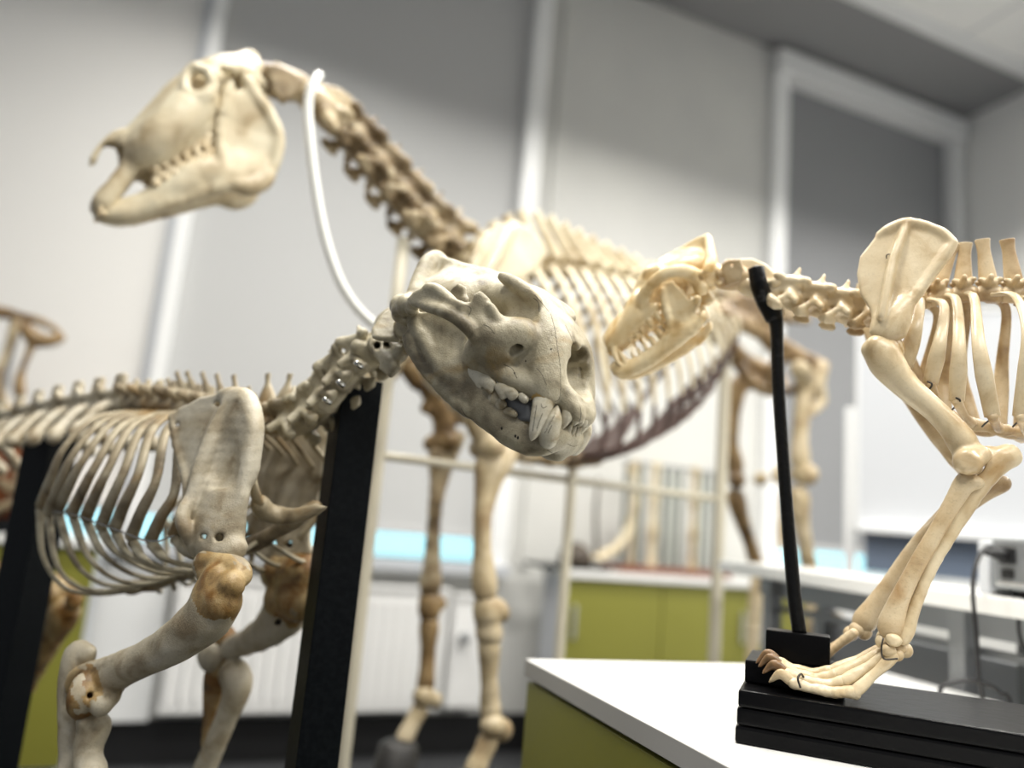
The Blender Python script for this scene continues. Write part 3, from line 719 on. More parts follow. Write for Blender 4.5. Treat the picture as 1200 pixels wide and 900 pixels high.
# ---------- bone building kit ----------
LAT = np.array((0, 1., 0))
def spath(s, fr, pts, k=.006, n=None, flat=None, mode='u'):
    """pts: (px, py, y, radius)"""
    q = [fr.pix(a[0], a[1], a[2]) for a in pts]; r = [a[3] for a in pts]
    t = np.linspace(0, 1, len(pts)); n = n or max(6, 4*len(pts))
    Q = catmull(q, n); rr = np.interp(np.linspace(0, 1, n), t, r)
    for i in range(n-1): s.cap(Q[i], Q[i+1], rr[i], rr[i+1], k, mode, flat)
    return s
def sball(s, fr, px, py, y, r, k=.006, mode='u'): return s.ell(fr.pix(px, py, y), r, k=k, mode=mode)
_unit = {}
def unit_vert(kind):
    if kind in _unit: return _unit[kind]
    s = SDF(.055)
    if kind == 'cervical':
        s.cap((-.38, 0, 0), (.38, 0, 0), .31, .28, k=.1); s.rbox((0, 0, .30), (.40, .30, .14), rd=.08, k=.1); s.ell((-.42, 0, 0), (.12, .32, .29), k=.08); s.ell((.42, 0, 0), (.12, .26, .24), k=.08)
        for g in (1, -1):
            s.cap((-.30, g*.30, .42), (.34, g*.27, .36), .13, .11, k=.12); s.ell((-.46, g*.36, .44), (.20, .15, .12), k=.08); s.ell((.46, g*.34, .40), (.20, .14, .11), k=.08)
            s.cap((0, g*.2, .10), (-.40, g*.54, -.16), .14, .10, k=.12); s.cap((-.05, g*.3, -.05), (.26, g*.42, -.34), .12, .10, k=.12); s.ell((.20, g*.36, -.38), (.30, .07, .12), k=.08)
        s.cap((0, 0, .42), (-.05, 0, .80), .13, .07, k=.12); s.cap((.18, 0, .50), (-.28, 0, .56), .10, k=.1)
        s.cap((-.7, 0, .30), (.7, 0, .28), .13, k=.05, mode='s')
        for g in (1, -1): s.cap((-.12, g*.26, -.02), (.22, g*.26, -.06), .06, k=.03, mode='s')
    elif kind == 'thoracic':
        s.cap((-.36, 0, 0), (.36, 0, 0), .28, .26, k=.1); s.ell((-.42, 0, 0), (.11, .32, .28), k=.08); s.ell((.42, 0, 0), (.11, .30, .27), k=.08)
        for g in (1, -1):
            s.cap((-.2, g*.22, .34), (.25, g*.20, .34), .12, k=.12); s.cap((.05, g*.22, .34), (.05, g*.60, .42), .14, .13, k=.12); s.ell((.34, g*.18, .44), (.20, .12, .09), k=.08); s.ell((-.36, g*.18, .48), (.20, .12, .09), k=.08)
        s.cap((0, 0, .42), (-.08, 0, .70), .13, .11, k=.1)
        s.cap((-.7, 0, .32), (.7, 0, .32), .10, k=.05, mode='s')
    else:
        s.cap((-.40, 0, 0), (.40, 0, 0), .28, .26, k=.1); s.ell((-.44, 0, 0), (.10, .33, .28), k=.08); s.ell((.44, 0, 0), (.10, .31, .27), k=.08)
        for g in (1, -1):
            s.cap((-.3, g*.24, .34), (.3, g*.22, .34), .13, k=.12); s.cap((-.34, g*.26, .38), (-.5, g*.30, .62), .11, .08, k=.1); s.cap((.35, g*.24, .42), (.50, g*.26, .50), .11, .08, k=.1)
            s.path([(0, g*.25, .0), (.08, g*.65, -.30), (.14, g*1.0, -.75), (.18, g*1.15, -1.0)], [.17, .13, .15, .21], k=.08, n=10)
        s.plate([(-.32, 0, .40), (.30, 0, .40), (.24, 0, .95), (-.14, 0, .98)], .075, k=.1, nrmv=(0, 1, 0))
        s.cap((-.7, 0, .30), (.7, 0, .30), .11, k=.05, mode='s')
    _unit[kind] = s.build(.012, 6); return _unit[kind]
def vertebra(parent, m, kind, pos, xd, up, L, W_=None, spin=None, name='vertebra', rs=None):
    """pos world centre, xd heading, up; L length, W_ width scale; spin = (world tip, base half width, tip half width)"""
    V, Fc = unit_vert(kind); xd = nrm(xd); up = nrm(np.asarray(up)-np.dot(up, xd)*xd); yd = np.cross(up, xd); W_ = W_ or L
    w = pos+np.outer(V[:, 0]*L, xd)+np.outer(V[:, 1]*W_, yd)+np.outer(V[:, 2]*W_, up)
    if spin:
        tip, r0, r1 = spin; b0 = pos+up*W_*.35
        tv, tf = tube([b0, b0*.6+tip*.4, b0*.25+tip*.75, tip-(tip-b0)*.02, tip], [r0, r0*.8, r1*.9, r1*1.1, r1*1.1], seg=10, n=14, side=xd, flat=.5)
        w, Fc = join((w, Fc), (tv, tf))
    return wobj(name, w, Fc, m, parent)
def rib(parent, m, fr, pts, w, flat=.55, seg=10, n=22, name='rib'):
    q = [fr.wp(*a[:3]) for a in pts]
    o_ = tobj(name, q, w, m, parent, seg=seg, n=n, side=fr.A[0], flat=flat); return o_
def spine_pts(fr, px, n):
    q = catmull([fr.wp(a[0], a[1], a[2] if len(a) > 2 else 0) for a in px], 200)
    L = np.r_[0, np.cumsum(np.linalg.norm(np.diff(q, axis=0), axis=1))]
    e = np.linspace(0, L[-1], n+1); P0 = np.array([[np.interp(t, L, q[:, i]) for i in range(3)] for t in e])
    return [((P0[i]+P0[i+1])/2, P0[i]-P0[i+1], np.linalg.norm(P0[i+1]-P0[i])) for i in range(n)]   # centre, heading (towards the first end), length

def stain(o, mat2, spots):
    """give polygons near the given points (object frame, radius) a second, stained bone material with a ragged edge"""
    me = o.data; me.materials.append(mat2); n = len(me.polygons)
    W_ = np.array(WORLD[o.name]); c = np.zeros(n*3); me.polygons.foreach_get('center', c); c = c.reshape(-1, 3)@W_[:3, :3].T+W_[:3, 3]
    wob = .004*(np.sin(c[:, 0]*170+c[:, 2]*90)+np.sin(c[:, 1]*210-c[:, 2]*150)+.6*np.sin(c.sum(1)*420))
    idx = np.zeros(n, np.int32)
    for p, r in spots: idx |= (np.linalg.norm(c-p, axis=1)+wob < r).astype(np.int32)
    me.polygons.foreach_set('material_index', idx)
# ---------- big cat skeleton ----------
M_['cat_body'] = bone_mat('grey brown aged bone', (.46, .40, .28), (.33, .27, .175), (.16, .12, .07), (.27, .16, .05), 1.3, .45, (.54, .72), .35)
M_['cat_light'] = bone_mat('pale aged bone', (.55, .50, .39), (.44, .38, .27), (.26, .20, .12), (.30, .19, .07), 1.3, .45, (.64, .8), .3)
occ = SK.w((-.135, 0, .0))
CB = Frame(occ, (.84, -.54, 0), (.54, .84, 0), (0, 0, 1)); C = CB.pix
ZC0 = .22
cat = empty('big_cat_skeleton', CB.w((-.55, 0, 0))*np.array((1, 1, 0))+np.array((0, 0, ZC0)), 'grey big cat skeleton with bared canine teeth, in focus at the centre, facing right', 'skeleton')
cat_skull(cat)
# neck
def cat_neck():
    m = M_['cat']
    s = SDF(.002)          # atlas with its broad wings
    spath(s, CB, [(480, 372, 0, .020), (458, 384, 0, .022)], k=.006)
    for g in (1, -1):
        Y = -.028 if g == 1 else .03
        s.plate([C(462, 357, Y*1.3), C(474, 362, Y), C(484, 378, Y), C(484, 393, Y), C(468, 398, Y*1.8), C(448, 397, Y*2.3), C(436, 398, Y*2.4), C(435, 388, Y*2.3), C(446, 369, Y*1.9)], .0042, k=.008)
    for g in (1, -1): sball(s, CB, 478, 372, g*.018, .013)
    s.cap(C(500, 362, 0), C(440, 392, 0), .010, k=.004, mode='s')
    sculpt('vertebra', s, m, cat, CB, .0004, 120)
    s = SDF(.0018)         # axis
    spath(s, CB, [(474, 394, 0, .015), (446, 408, 0, .017), (424, 420, 0, .018)], k=.006)
    s.plate([C(448, 382, 0), C(430, 392, 0), (C(414, 402, 0)), C(416, 410, 0), C(440, 404, 0), C(456, 392, 0)], .005, k=.008, nrmv=(0, 1, 0))
    for g in (1, -1):
        s.path([C(440, 402, g*.020), C(452, 418, g*.034), C(462, 430, g*.042)], [.011, .009, .0075], k=.008, n=6)
        s.path([C(456, 406, g*.022), C(470, 412, g*.034), C(466, 420, g*.034)], [.010, .008, .006], k=.006, n=6)
        s.ell(C(420, 407, g*.022), .011, k=.006)
        s.plate([C(452, 424, g*.040), C(468, 430, g*.042), C(458, 443, g*.044), C(444, 432, g*.042)], .004, k=.006)
    s.cap(C(455, 408, -.055), C(452, 402, -.01), .0045, k=.003, mode='s'); s.cap(C(441, 406, -.055), C(443, 404, -.01), .0045, k=.003, mode='s')
    sculpt('vertebra', s, m, cat, CB, .0004, 120)
    pts = [(440, 414), (419, 424), (399, 447), (382, 471), (363, 489), (337, 499)]
    c5 = spine_pts(CB, [(p[0], p[1], 0) for p in pts], 5)
    for i, (c, d, L) in enumerate(c5):
        vertebra(cat, m, 'cervical', c, d, (0, 0, 1), L*1.12, .061+.001*i, (c+np.array((0, 0, .030+.003*i))+nrm(d)*-.005, .007, .005))
    for a in ((424, 430), (403, 452), (387, 472)):   # steel screws
        q = CB.wp(a[0], a[1], -.050); tobj('screw', [q, q+CB.A[1]*-.012+CB.A[2]*.003], .0035, M_['screw'], cat, seg=10)
cat_neck()
def cat_trunk():
    m = M_['cat_body']
    sp = [(337, 500), (310, 497), (270, 490), (225, 481), (190, 475), (150, 473)]
    tv = spine_pts(CB, sp, 12)
    tips = [(340, 441), (314, 441), (291, 458), (274, 444), (254, 443), (237, 441), (219, 440), (207, 440), (196, 448), (183, 452), (170, 455), (157, 456)]
    for i, (c, d, L) in enumerate(tv):
        tip = CB.wp(tips[i][0], tips[i][1]-(4 if i > 1 else 3), .0)
        vertebra(cat, m, 'thoracic', c, d, (0, 0, 1), L, .055, (tip, .0200 if i < 2 else .0115, .0048 if i > 1 else .0050))
    lum = spine_pts(CB, [(150, 474), (100, 481), (60, 487), (0, 502), (-50, 518)], 9)
    for i, (c, d, L) in enumerate(lum):
        vertebra(cat, M_['cat_light'], 'lumbar', c, d, (0, 0, 1), L, .060, None)
    near = [((150, 484), (75, 525), (47, 594)), ((160, 485), (86, 532), (56, 602)), ((169, 485), (97, 540), (68, 597)), ((178, 486), (112, 546), (84, 603)), ((187, 486), (127, 549), (100, 608)),
            ((196, 486), (145, 553), (118, 619)), ((205, 486), (162, 556), (134, 621)), ((217, 487), (183, 562), (153, 631)), ((231, 489), (205, 575), (176, 634)), ((246, 491), (228, 580), (204, 628)),
            ((262, 493), (245, 580), (228, 632)), ((282, 495), (268, 570), (256, 628)), ((305, 498), (294, 552), (303, 590))]
    N_ = len(near)
    for i, (a, b_, c) in enumerate(near):
        f_ = i/(N_-1); bul = .135-.055*f_**2
        mid1 = ((a[0]*.55+b_[0]*.45)-8, (a[1]*.62+b_[1]*.38)-8)
        w = .0072+.0010*math.sin(f_*3.1)
        rib(cat, m, CB, [(a[0]+8, a[1]-2, -.012), (a[0]-2, a[1]-1, -.04), (mid1[0], mid1[1], -bul*.75), (b_[0], b_[1], -bul), ((b_[0]*.45+c[0]*.55)-1, b_[1]*.45+c[1]*.55, -bul*.96), (c[0], c[1], -bul*.80)], [w*.8, w*.9, w, w, w*1.15, w*1.3], .6)
    # far-side ribs: mirror of the near ones
    for i, (a, b_, c) in enumerate(near):
        f_ = i/(N_-1); bul = .135-.055*f_**2; loc = []
        for (px, py, yy) in [(a[0]+8, a[1]-2, -.012), (a[0]-2, a[1]-1, -.04), (a[0]*.6+b_[0]*.4-8, a[1]*.6+b_[1]*.4-8, -bul*.75), (b_[0], b_[1], -bul), (c[0], c[1], -bul*.80)]:
            q = CB.pix(px, py, yy); q[1] *= -1; loc.append(CB.w(q))
        w = .0050
        tobj('rib', loc, [w*.8, w, w, w*1.4], m, cat, seg=10, n=20, side=CB.A[0], flat=.55)
        # sternum and cartilages are shared below
    st = [(372, 593), (340, 612), (305, 634), (265, 652), (225, 668), (185, 682), (150, 690)]
    for i in range(len(st)-1):
        a, b_ = st[i], st[i+1]; s = SDF(.0025)
        spath(s, CB, [(a[0]-2, a[1]+1, 0, .012 if i else .009), ((a[0]+b_[0])/2, (a[1]+b_[1])/2, 0, .0085), (b_[0]+3, b_[1]-1, 0, .0115)], k=.004)
        sculpt('sternebra', s, m, cat, CB, .0006, 80)
    s = SDF(.0025)     # broad first rib pair and manubrium plate ahead of the shoulder
    s.plate([CB.pix(x_, y_, -.03) @ np.eye(3) for x_, y_ in ((304, 588), (318, 592), (345, 596), (372, 590), (384, 594), (372, 604), (345, 614), (318, 614), (306, 604))], .006, k=.006)
    s.path([CB.pix(304, 590, -.06), CB.pix(312, 600, -.045), CB.pix(330, 606, -.03)], [.012, .010, .008], k=.008, n=5)
    sculpt('manubrium', s, m, cat, CB, .0006, 80)
    car = [((47, 596), (50, 650), (75, 688), (118, 696), (165, 690)), ((57, 604), (66, 660), (92, 688), (135, 692), (185, 682)), ((68, 600), (86, 655), (115, 682), (150, 687), (195, 680)),
           ((86, 606), (102, 650), (130, 676), (165, 684), (205, 676)), ((102, 611), (118, 645), (145, 668), (180, 678), (215, 672)), ((120, 622), (135, 645), (165, 664), (195, 672), (225, 668)),
           ((136, 624), (150, 648), (180, 664), (215, 668), (240, 662)), ((155, 634), (170, 655), (200, 668), (235, 668), (262, 652)), ((178, 637), (195, 655), (225, 663), (250, 660), (280, 645)), ((206, 631), (222, 650), (250, 658), (275, 652), (300, 636))]
    for i, q in enumerate(car):
        for g in (1, -1):
            yy = [-.108+.002*i, -.105, -.08, -.05, -.012]; P_ = []
            for (a, b_), y_ in zip(q, yy):
                l = CB.pix(a, b_, y_); l[1] *= g; P_.append(CB.w(l))
            tobj('costal_cartilage', P_, [.0080, .0052, .0046, .0050, .0045], M_['cat'], cat, seg=8, n=20, side=CB.A[0], flat=.7)
    # thin wires binding the ribs
    for q in ([(50, 598, -.112), (86, 603, -.114), (134, 620, -.112), (176, 634, -.108), (204, 628, -.105)],):
        tobj('binding_wire', [CB.wp(*a) for a in q], .0012, M_['screw'], cat, seg=6, n=40)
cat_trunk()
def cat_scapula():
    near = [(200, 490), (213, 477), (237, 465), (263, 460), (287, 462), (295, 480), (303, 500), (298, 530), (293, 560), (290, 583), (281, 607), (281, 625), (284, 640), (276, 650), (262, 652), (246, 643), (228, 645), (219, 628), (214, 610), (222, 585), (217, 560), (208, 528)]
    def one(g):
        s = SDF(.0028)
        def c(px, py, y):
            return CB.pix(px, py, y) if g > 0 else CB.pix(px+82, py+8, -y*.72)
        lean = lambda py: -.105-.025*((py-460)/190)
        s.plate([c(a, b_, lean(b_)) for a, b_ in near], .0048, k=.01)
        # thick neck and socket rim
        s.path([c(262, 590, -.128), c(258, 618, -.131), c(255, 636, -.133)], [.018, .021, .024], k=.016, n=6, flat=(LAT, .62))
        s.path([c(230, 640, -.133), c(245, 640, -.137), c(262, 648, -.137), c(278, 642, -.132)], [.012, .011, .012, .011], k=.008, n=10)
        inf = [(272, 466), (287, 465), (294, 482), (300, 500), (296, 530), (291, 560), (288, 583), (279, 607), (268, 636), (244, 634), (228, 606), (230, 580), (240, 550), (254, 505)]
        s.plate([c(a, b_, lean(b_)-.009) for a, b_ in inf], .0052, k=.016)
        s.path([c(262, 520, lean(520)-.013), c(262, 560, lean(560)-.013)], [.010, .010], k=.012, mode='s', n=4, flat=(LAT, .35))
        # spine of the scapula: a standing ridge ending in the acromion
        for t in np.linspace(0, 1, 60):
            i = t; px = np.interp(t, [0, .3, .62, .85, 1], [272, 252, 234, 224, 214]); py = np.interp(t, [0, .3, .62, .85, 1], [466, 505, 553, 590, 612])
            hgt = .005+.017*math.sin(min(1, t*1.05)*1.75)
            s.cap(c(px, py, lean(py)), c(px-1, py, lean(py)-hgt), .0055, .0034, k=.010)
        s.path([c(220, 588, -.148), c(213, 606, -.156), c(218, 622, -.152), c(226, 634, -.140)], [.006, .007, .0075, .007], k=.006, n=8)
        s.path([c(262, 462, -.106), c(290, 466, -.107), c(300, 500, -.112), c(293, 560, -.120)], [.0044]*4, k=.014, n=16)
        s.path([c(203, 490, -.109), c(210, 528, -.113), c(219, 560, -.12), c(222, 585, -.124)], [.0062]*4, k=.006, n=12)
        for (a, b_, r_) in ((257, 630, .0048), (239, 629, .0040), (255, 474, .0034), (208, 498, .0032)):
            s.cap(c(a, b_, -.17), c(a, b_, -.08), r_, k=.002, mode='s')
        return sculpt('scapula', s, M_['cat_light'], cat, CB, .0007, 60)
    one(1); one(-1)
cat_scapula()
def cat_legs():
    tan = M_['cat_tan']
    # near humerus
    hd = SDF(.0024)      # upper end: knobbly brown epiphysis
    for a in [(256, 678, -.150, .020), (245, 670, -.145, .0155), (272, 685, -.156, .0150), (260, 706, -.158, .0190), (279, 673, -.142, .0105), (244, 690, -.156, .0150)]: sball(hd, CB, *a, k=.007)
    spath(hd, CB, [(236, 664, -.148, .008), (242, 657, -.148, .009), (260, 659, -.146, .0095), (279, 665, -.140, .009), (285, 678, -.140, .008)], k=.007)
    spath(hd, CB, [(240, 676, -.182, .0035), (252, 690, -.186, .0035), (246, 702, -.184, .0030)], k=.005, mode='s')
    spath(hd, CB, [(262, 722, -.190, .0018), (276, 724, -.186, .0018), (282, 712, -.184, .0015)], k=.003, mode='s')
    for _ in range(22):
        a, b_ = random.uniform(250, 285), random.uniform(688, 720); hd.ell(C(a-3, b_, -.178), random.uniform(.0018, .0034), k=.002, mode='s')
    s = SDF(.0026)
    spath(s, CB, [(259, 692, -.150, .0235), (246, 720, -.150, .0235), (220, 742, -.150, .0215), (195, 759, -.148, .0185), (165, 774, -.145, .0165), (140, 787, -.142, .0168), (120, 803, -.138, .019)], k=.012, n=24, flat=(LAT, .85))
    dd = SDF(.0024)      # lower end: brown condyle
    spath(dd, CB, [(122, 800, -.140, .018), (110, 808, -.14, .018)], k=.008)
    spath(dd, CB, [(97, 800, -.165, .011), (97, 824, -.162, .015), (104, 832, -.130, .015), (104, 812, -.115, .012)], k=.008)
    sball(dd, CB, 118, 826, -.155, .014); sball(dd, CB, 130, 815, -.145, .012); spath(dd, CB, [(86, 806, -.15, .009), (92, 794, -.15, .009), (108, 784, -.15, .008), (150, 768, -.15, .004)], k=.008)
    spath(dd, CB, [(92, 835, -.185, .002), (106, 834, -.185, .002), (122, 822, -.178, .002)], k=.003, mode='s')
    for a in ((105, 815), (126, 817)): dd.cap(C(a[0], a[1], -.21), C(a[0], a[1], -.155), .0042, k=.002, mode='s')
    s.ops += [o_ for o_ in hd.ops+dd.ops if o_[4] == 'u']+[o_ for o_ in hd.ops+dd.ops if o_[4] == 's']
    hm = sculpt('humerus', s, M_['cat_light'], cat, CB, .0009, 80)
    stain(hm, M_['cat_tan'], [(CB.wp(262, 690, -.165), .038), (CB.wp(250, 672, -.16), .034), (CB.wp(266, 710, -.165), .024), (CB.wp(100, 818, -.15), .040), (CB.wp(118, 800, -.15), .022)])
    # near ulna and radius down to the paw on the plinth
    el = C(105, 820, -.14)
    s = SDF(.003)
    spath(s, CB, [(94, 766, -.14, .0150), (88, 785, -.14, .0160), (84, 812, -.14, .0140), (82, 850, -.14, .0125), (82, 905, -.14, .0115)], k=.010, flat=(LAT, .7))
    s.path([C(82, 905, -.14), C(88, 1000, -.14), C(104, 1075, -.14)], [.0135, .011, .012], k=.01, n=8)
    sball(s, CB, 103, 768, -.14, .010); sball(s, CB, 84, 770, -.14, .010); spath(s, CB, [(82, 764, -.14, .006), (94, 759, -.14, .007), (107, 763, -.14, .006)], k=.005)
    s.cap(C(107, 818, -.19), C(107, 818, -.09), .021, k=.004, mode='s')
    sculpt('ulna', s, M_['cat_light'], cat, CB, .0006, 80)
    s = SDF(.003)
    spath(s, CB, [(112, 850, -.14, .0165), (108, 862, -.142, .0135), (102, 882, -.145, .0125), (106, 905, -.148, .014)], k=.008)
    s.path([C(108, 905, -.148), C(118, 1000, -.15), C(118, 1080, -.145)], [.016, .015, .019], k=.01, n=8)
    sball(s, CB, 104, 844, -.150, .0145); s.cap(C(103, 857, -.2), C(103, 857, -.16), .004, k=.002, mode='s')
    sculpt('radius', s, M_['cat_light'], cat, CB, .0006, 80)
    # far humerus, ulna, radius
    s = SDF(.003)
    spath(s, CB, [(345, 690, .115, .034), (337, 715, .115, .030), (315, 738, .115, .022), (288, 753, .115, .0145), (266, 761, .115, .0135), (252, 766, .115, .015)], k=.014, n=20)
    for a in [(355, 672, .10, .030), (330, 668, .12, .028), (350, 695, .09, .024)]: sball(s, CB, *a, k=.01)
    spath(s, CB, [(244, 764, .095, .013), (248, 772, .095, .015), (252, 774, .135, .015)], k=.010)
    s.cap(C(326, 729, .0), C(326, 729, .11), .005, k=.002, mode='s')
    hd = SDF(.003)
    for a in [(355, 678, .095, .040), (335, 670, .100, .033), (352, 700, .090, .036), (322, 672, .10, .022), (345, 660, .10, .022), (330, 700, .10, .026)]: sball(hd, CB, *a, k=.008)
    s.ops += hd.ops
    hm = sculpt('humerus', s, M_['cat_light'], cat, CB, .0009, 80)
    stain(hm, M_['cat_tan'], [(CB.wp(345, 682, .09), .062), (CB.wp(345, 705, .09), .042), (CB.wp(248, 768, .11), .02)])
    s = SDF(.003)
    spath(s, CB, [(262, 744, .115, .017), (264, 765, .115, .018), (254, 795, .115, .018), (249, 830, .115, .012), (244, 900, .115, .011)], k=.008)
    s.path([C(244, 900, .115), C(232, 980, .115), C(228, 1040, .11)], [.011, .010, .012], k=.01, n=8)
    sculpt('ulna', s, tan, cat, CB, .0006, 80)
    s = SDF(.003)
    spath(s, CB, [(274, 788, .11, .022), (279, 805, .11, .018), (266, 840, .11, .015), (240, 900, .11, .0155)], k=.008)
    s.path([C(240, 900, .11), C(222, 970, .11), C(214, 1045, .11)], [.0155, .015, .020], k=.01, n=8)
    sball(s, CB, 262, 785, .12, .018)
    sculpt('radius', s, M_['cat_light'], cat, CB, .0006, 80)
    # paws
    for (wx, wy, yy) in ((112, 1085, -.145), (220, 1048, .112)):
        s = SDF(.004); w0 = C(wx, wy, yy); ground = ZC0-CB.o[2]+.012
        for j in range(4):
            o_ = (j-1.5)*.018
            q = [w0+np.array((0, o_*.6, 0)), np.array((w0[0]+.04, yy+o_, (w0[2]+ground)/2)), np.array((w0[0]+.09, yy+o_*1.4, ground+.008)), np.array((w0[0]+.13, yy+o_*1.6, ground+.012)), np.array((w0[0]+.155, yy+o_*1.6, ground))]
            s.path(q, [.012, .009, .0095, .008, .004], k=.005, n=12)
        sculpt('paw', s, M_['cat_light'], cat, CB, .0006, 80)
    # hind legs
    for yy, mm in ((.10, tan), (-.10, M_['cat_light'])):
        s = SDF(.004)
        l = [C(a, b_, .10) for a, b_ in ((-150, 600), (-60, 650), (30, 680), (72, 692))]
        if yy > 0: off = 0
        else: off = -.34
        for q in l: q[1] = yy; q[0] += off
        s.path(l, [.026, .019, .020, .026], k=.014, n=14)
        s.ell(l[-1]+np.array((.0, .02, -.01)), .024); s.ell(l[-1]+np.array((.0, -.02, -.01)), .024)
        sculpt('femur', s, mm, cat, CB, .0008, 60)
        s = SDF(.004)
        l = [C(a, b_, .10) for a, b_ in ((74, 716), (62, 740), (36, 795), (-20, 890), (-60, 960))]
        for q in l: q[1] = yy; q[0] += off
        s.path(l, [.030, .022, .014, .013, .018], k=.014, n=16); s.ell(l[0]+np.array((.022, .0, .002)), .016)
        sculpt('tibia', s, mm, cat, CB, .0008, 60)
        s = SDF(.004)
        z0 = ZC0-CB.o[2]+.012; a = l[-1]
        s.path([a, (a[0]+.04, yy, a[2]-.07), (a[0]+.09, yy, z0+.05), (a[0]+.13, yy, z0), (a[0]+.20, yy, z0)], [.02, .018, .018, .014, .008], k=.01, n=14)
        s.cap(a, (a[0]-.06, yy, a[2]+.01), .018, .014, k=.01)
        sculpt('paw', s, mm, cat, CB, .0006, 80)
        s = SDF(.004); e = C(74, 700, .10); e[1] = yy; e[0] += off+.04
        s.ell(e, (.014, .016, .022)); sculpt('kneecap', s, mm, cat, CB)
    # pelvis beyond the left edge
    s = SDF(.005)
    hp = C(-150, 590, 0)
    for g in (1, -1):
        s.path([C(-75, 530, g*.045), C(-110, 550, g*.06), hp+np.array((0, g*.085, 0)), C(-230, 620, g*.06)], [.030, .020, .030, .022], k=.02, n=14)
    s.path([C(-70, 526, 0), C(-130, 545, 0)], [.024, .022], k=.02, n=6); s.cap(hp+np.array((-.02, -.06, -.06)), hp+np.array((-.02, .06, -.06)), .016, k=.03)
    for g in (1, -1): s.cap(hp+np.array((0, g*.085, 0)), hp+np.array((-.02, g*.04, -.06)), .018, k=.03)
    sculpt('pelvis', s, M_['cat_light'], cat, CB, .0008, 60)
M_['cat_hum'] = bone_mat('grey and brown mottled bone', (.52, .47, .37), (.42, .35, .24), (.22, .14, .06), (.30, .16, .045), 1.1, .36, (.47, .60), .45)
cat_legs()
# ---------- black stand of the big cat ----------
stn = empty('display_stand', CB.w((-.55, 0, 0))*np.array((1, 1, 0)), 'black wooden stand with square posts carrying the big cat skeleton', 'stand')
BX('platform', (-1.75, -.25, 0), (-.08, .25, ZC0-.004-CB.o[2]*0), Frame((CB.o[0], CB.o[1], 0), *CB.A), M_['black_wood'], stn, .006)
def square_post(par, top, w, ang, z0, m, name='post'):
    """leaning-free vertical square post whose top centre is the world point top"""
    fr = Frame((top[0], top[1], 0), (math.cos(ang), math.sin(ang), 0), (-math.sin(ang), math.cos(ang), 0), (0, 0, 1))
    return BX(name, (-w/2, -w/2, z0), (w/2, w/2, top[2]), fr, m, par, .002)
tp = P(420, 447, 1.10)
square_post(stn, tp, .056, math.radians(28), ZC0-.01, M_['black_wood'])
tp2 = CB.wp(64, 500, 0)
square_post(stn, tp2, .062, math.radians(-18), ZC0-.01, M_['black_wood'])
# ---------- dog skeleton ----------
M_['dog'] = bone_mat('cream bone', (.62, .50, .32), (.52, .39, .225), (.34, .225, .11), (.36, .20, .07), 1.6, .30, (.62, .80), .25, .2)
M_['dog_light'] = bone_mat('ivory bone', (.72, .61, .42), (.64, .52, .33), (.48, .35, .19), (.42, .26, .10), 1.4, .28, (.66, .82), .15, .12)
M_['dog_skull'] = bone_mat('honey coloured bone', (.80, .67, .43), (.74, .58, .33), (.58, .40, .18), (.54, .33, .10), 2.0, .26, (.60, .78), .15, .12)
M_['dog_cap'] = bone_mat('amber joint cap', (.50, .34, .14), (.40, .25, .09), (.24, .13, .045), (.20, .10, .03), 2.0, .35, (.60, .80), .3)
M_['claw'] = mat('brown horn claw', (.30, .17, .08), .3, noise=(60, (.12, .07, .03), .35, .6))
ZT1 = ZB+.058
e0 = G(863, 807, ZT1); e1 = G(1200, 860, ZT1)
DB = vframe(e0, e1); DB.o = np.array(e0)
if (CAM-e0) @ DB.A[1] < 0: raise RuntimeError('dog frame')
D = DB.pix; YM = -.095
dog = empty('dog_skeleton', DB.w((-.15, YM, 0)), 'cream dog skeleton with open jaws standing on the black board, facing left', 'skeleton')
def dw(px, py, y): return DB.wp(px, py, y+YM)
def dl(px, py, y): return DB.pix(px, py, y+YM)
def dpath(s, pts, **kw): return spath(s, DB, [(a[0], a[1], a[2]+YM, a[3]) for a in pts], **kw)
def mirD(l): l = np.array(l, float); l[1] = 2*YM-l[1]; return l
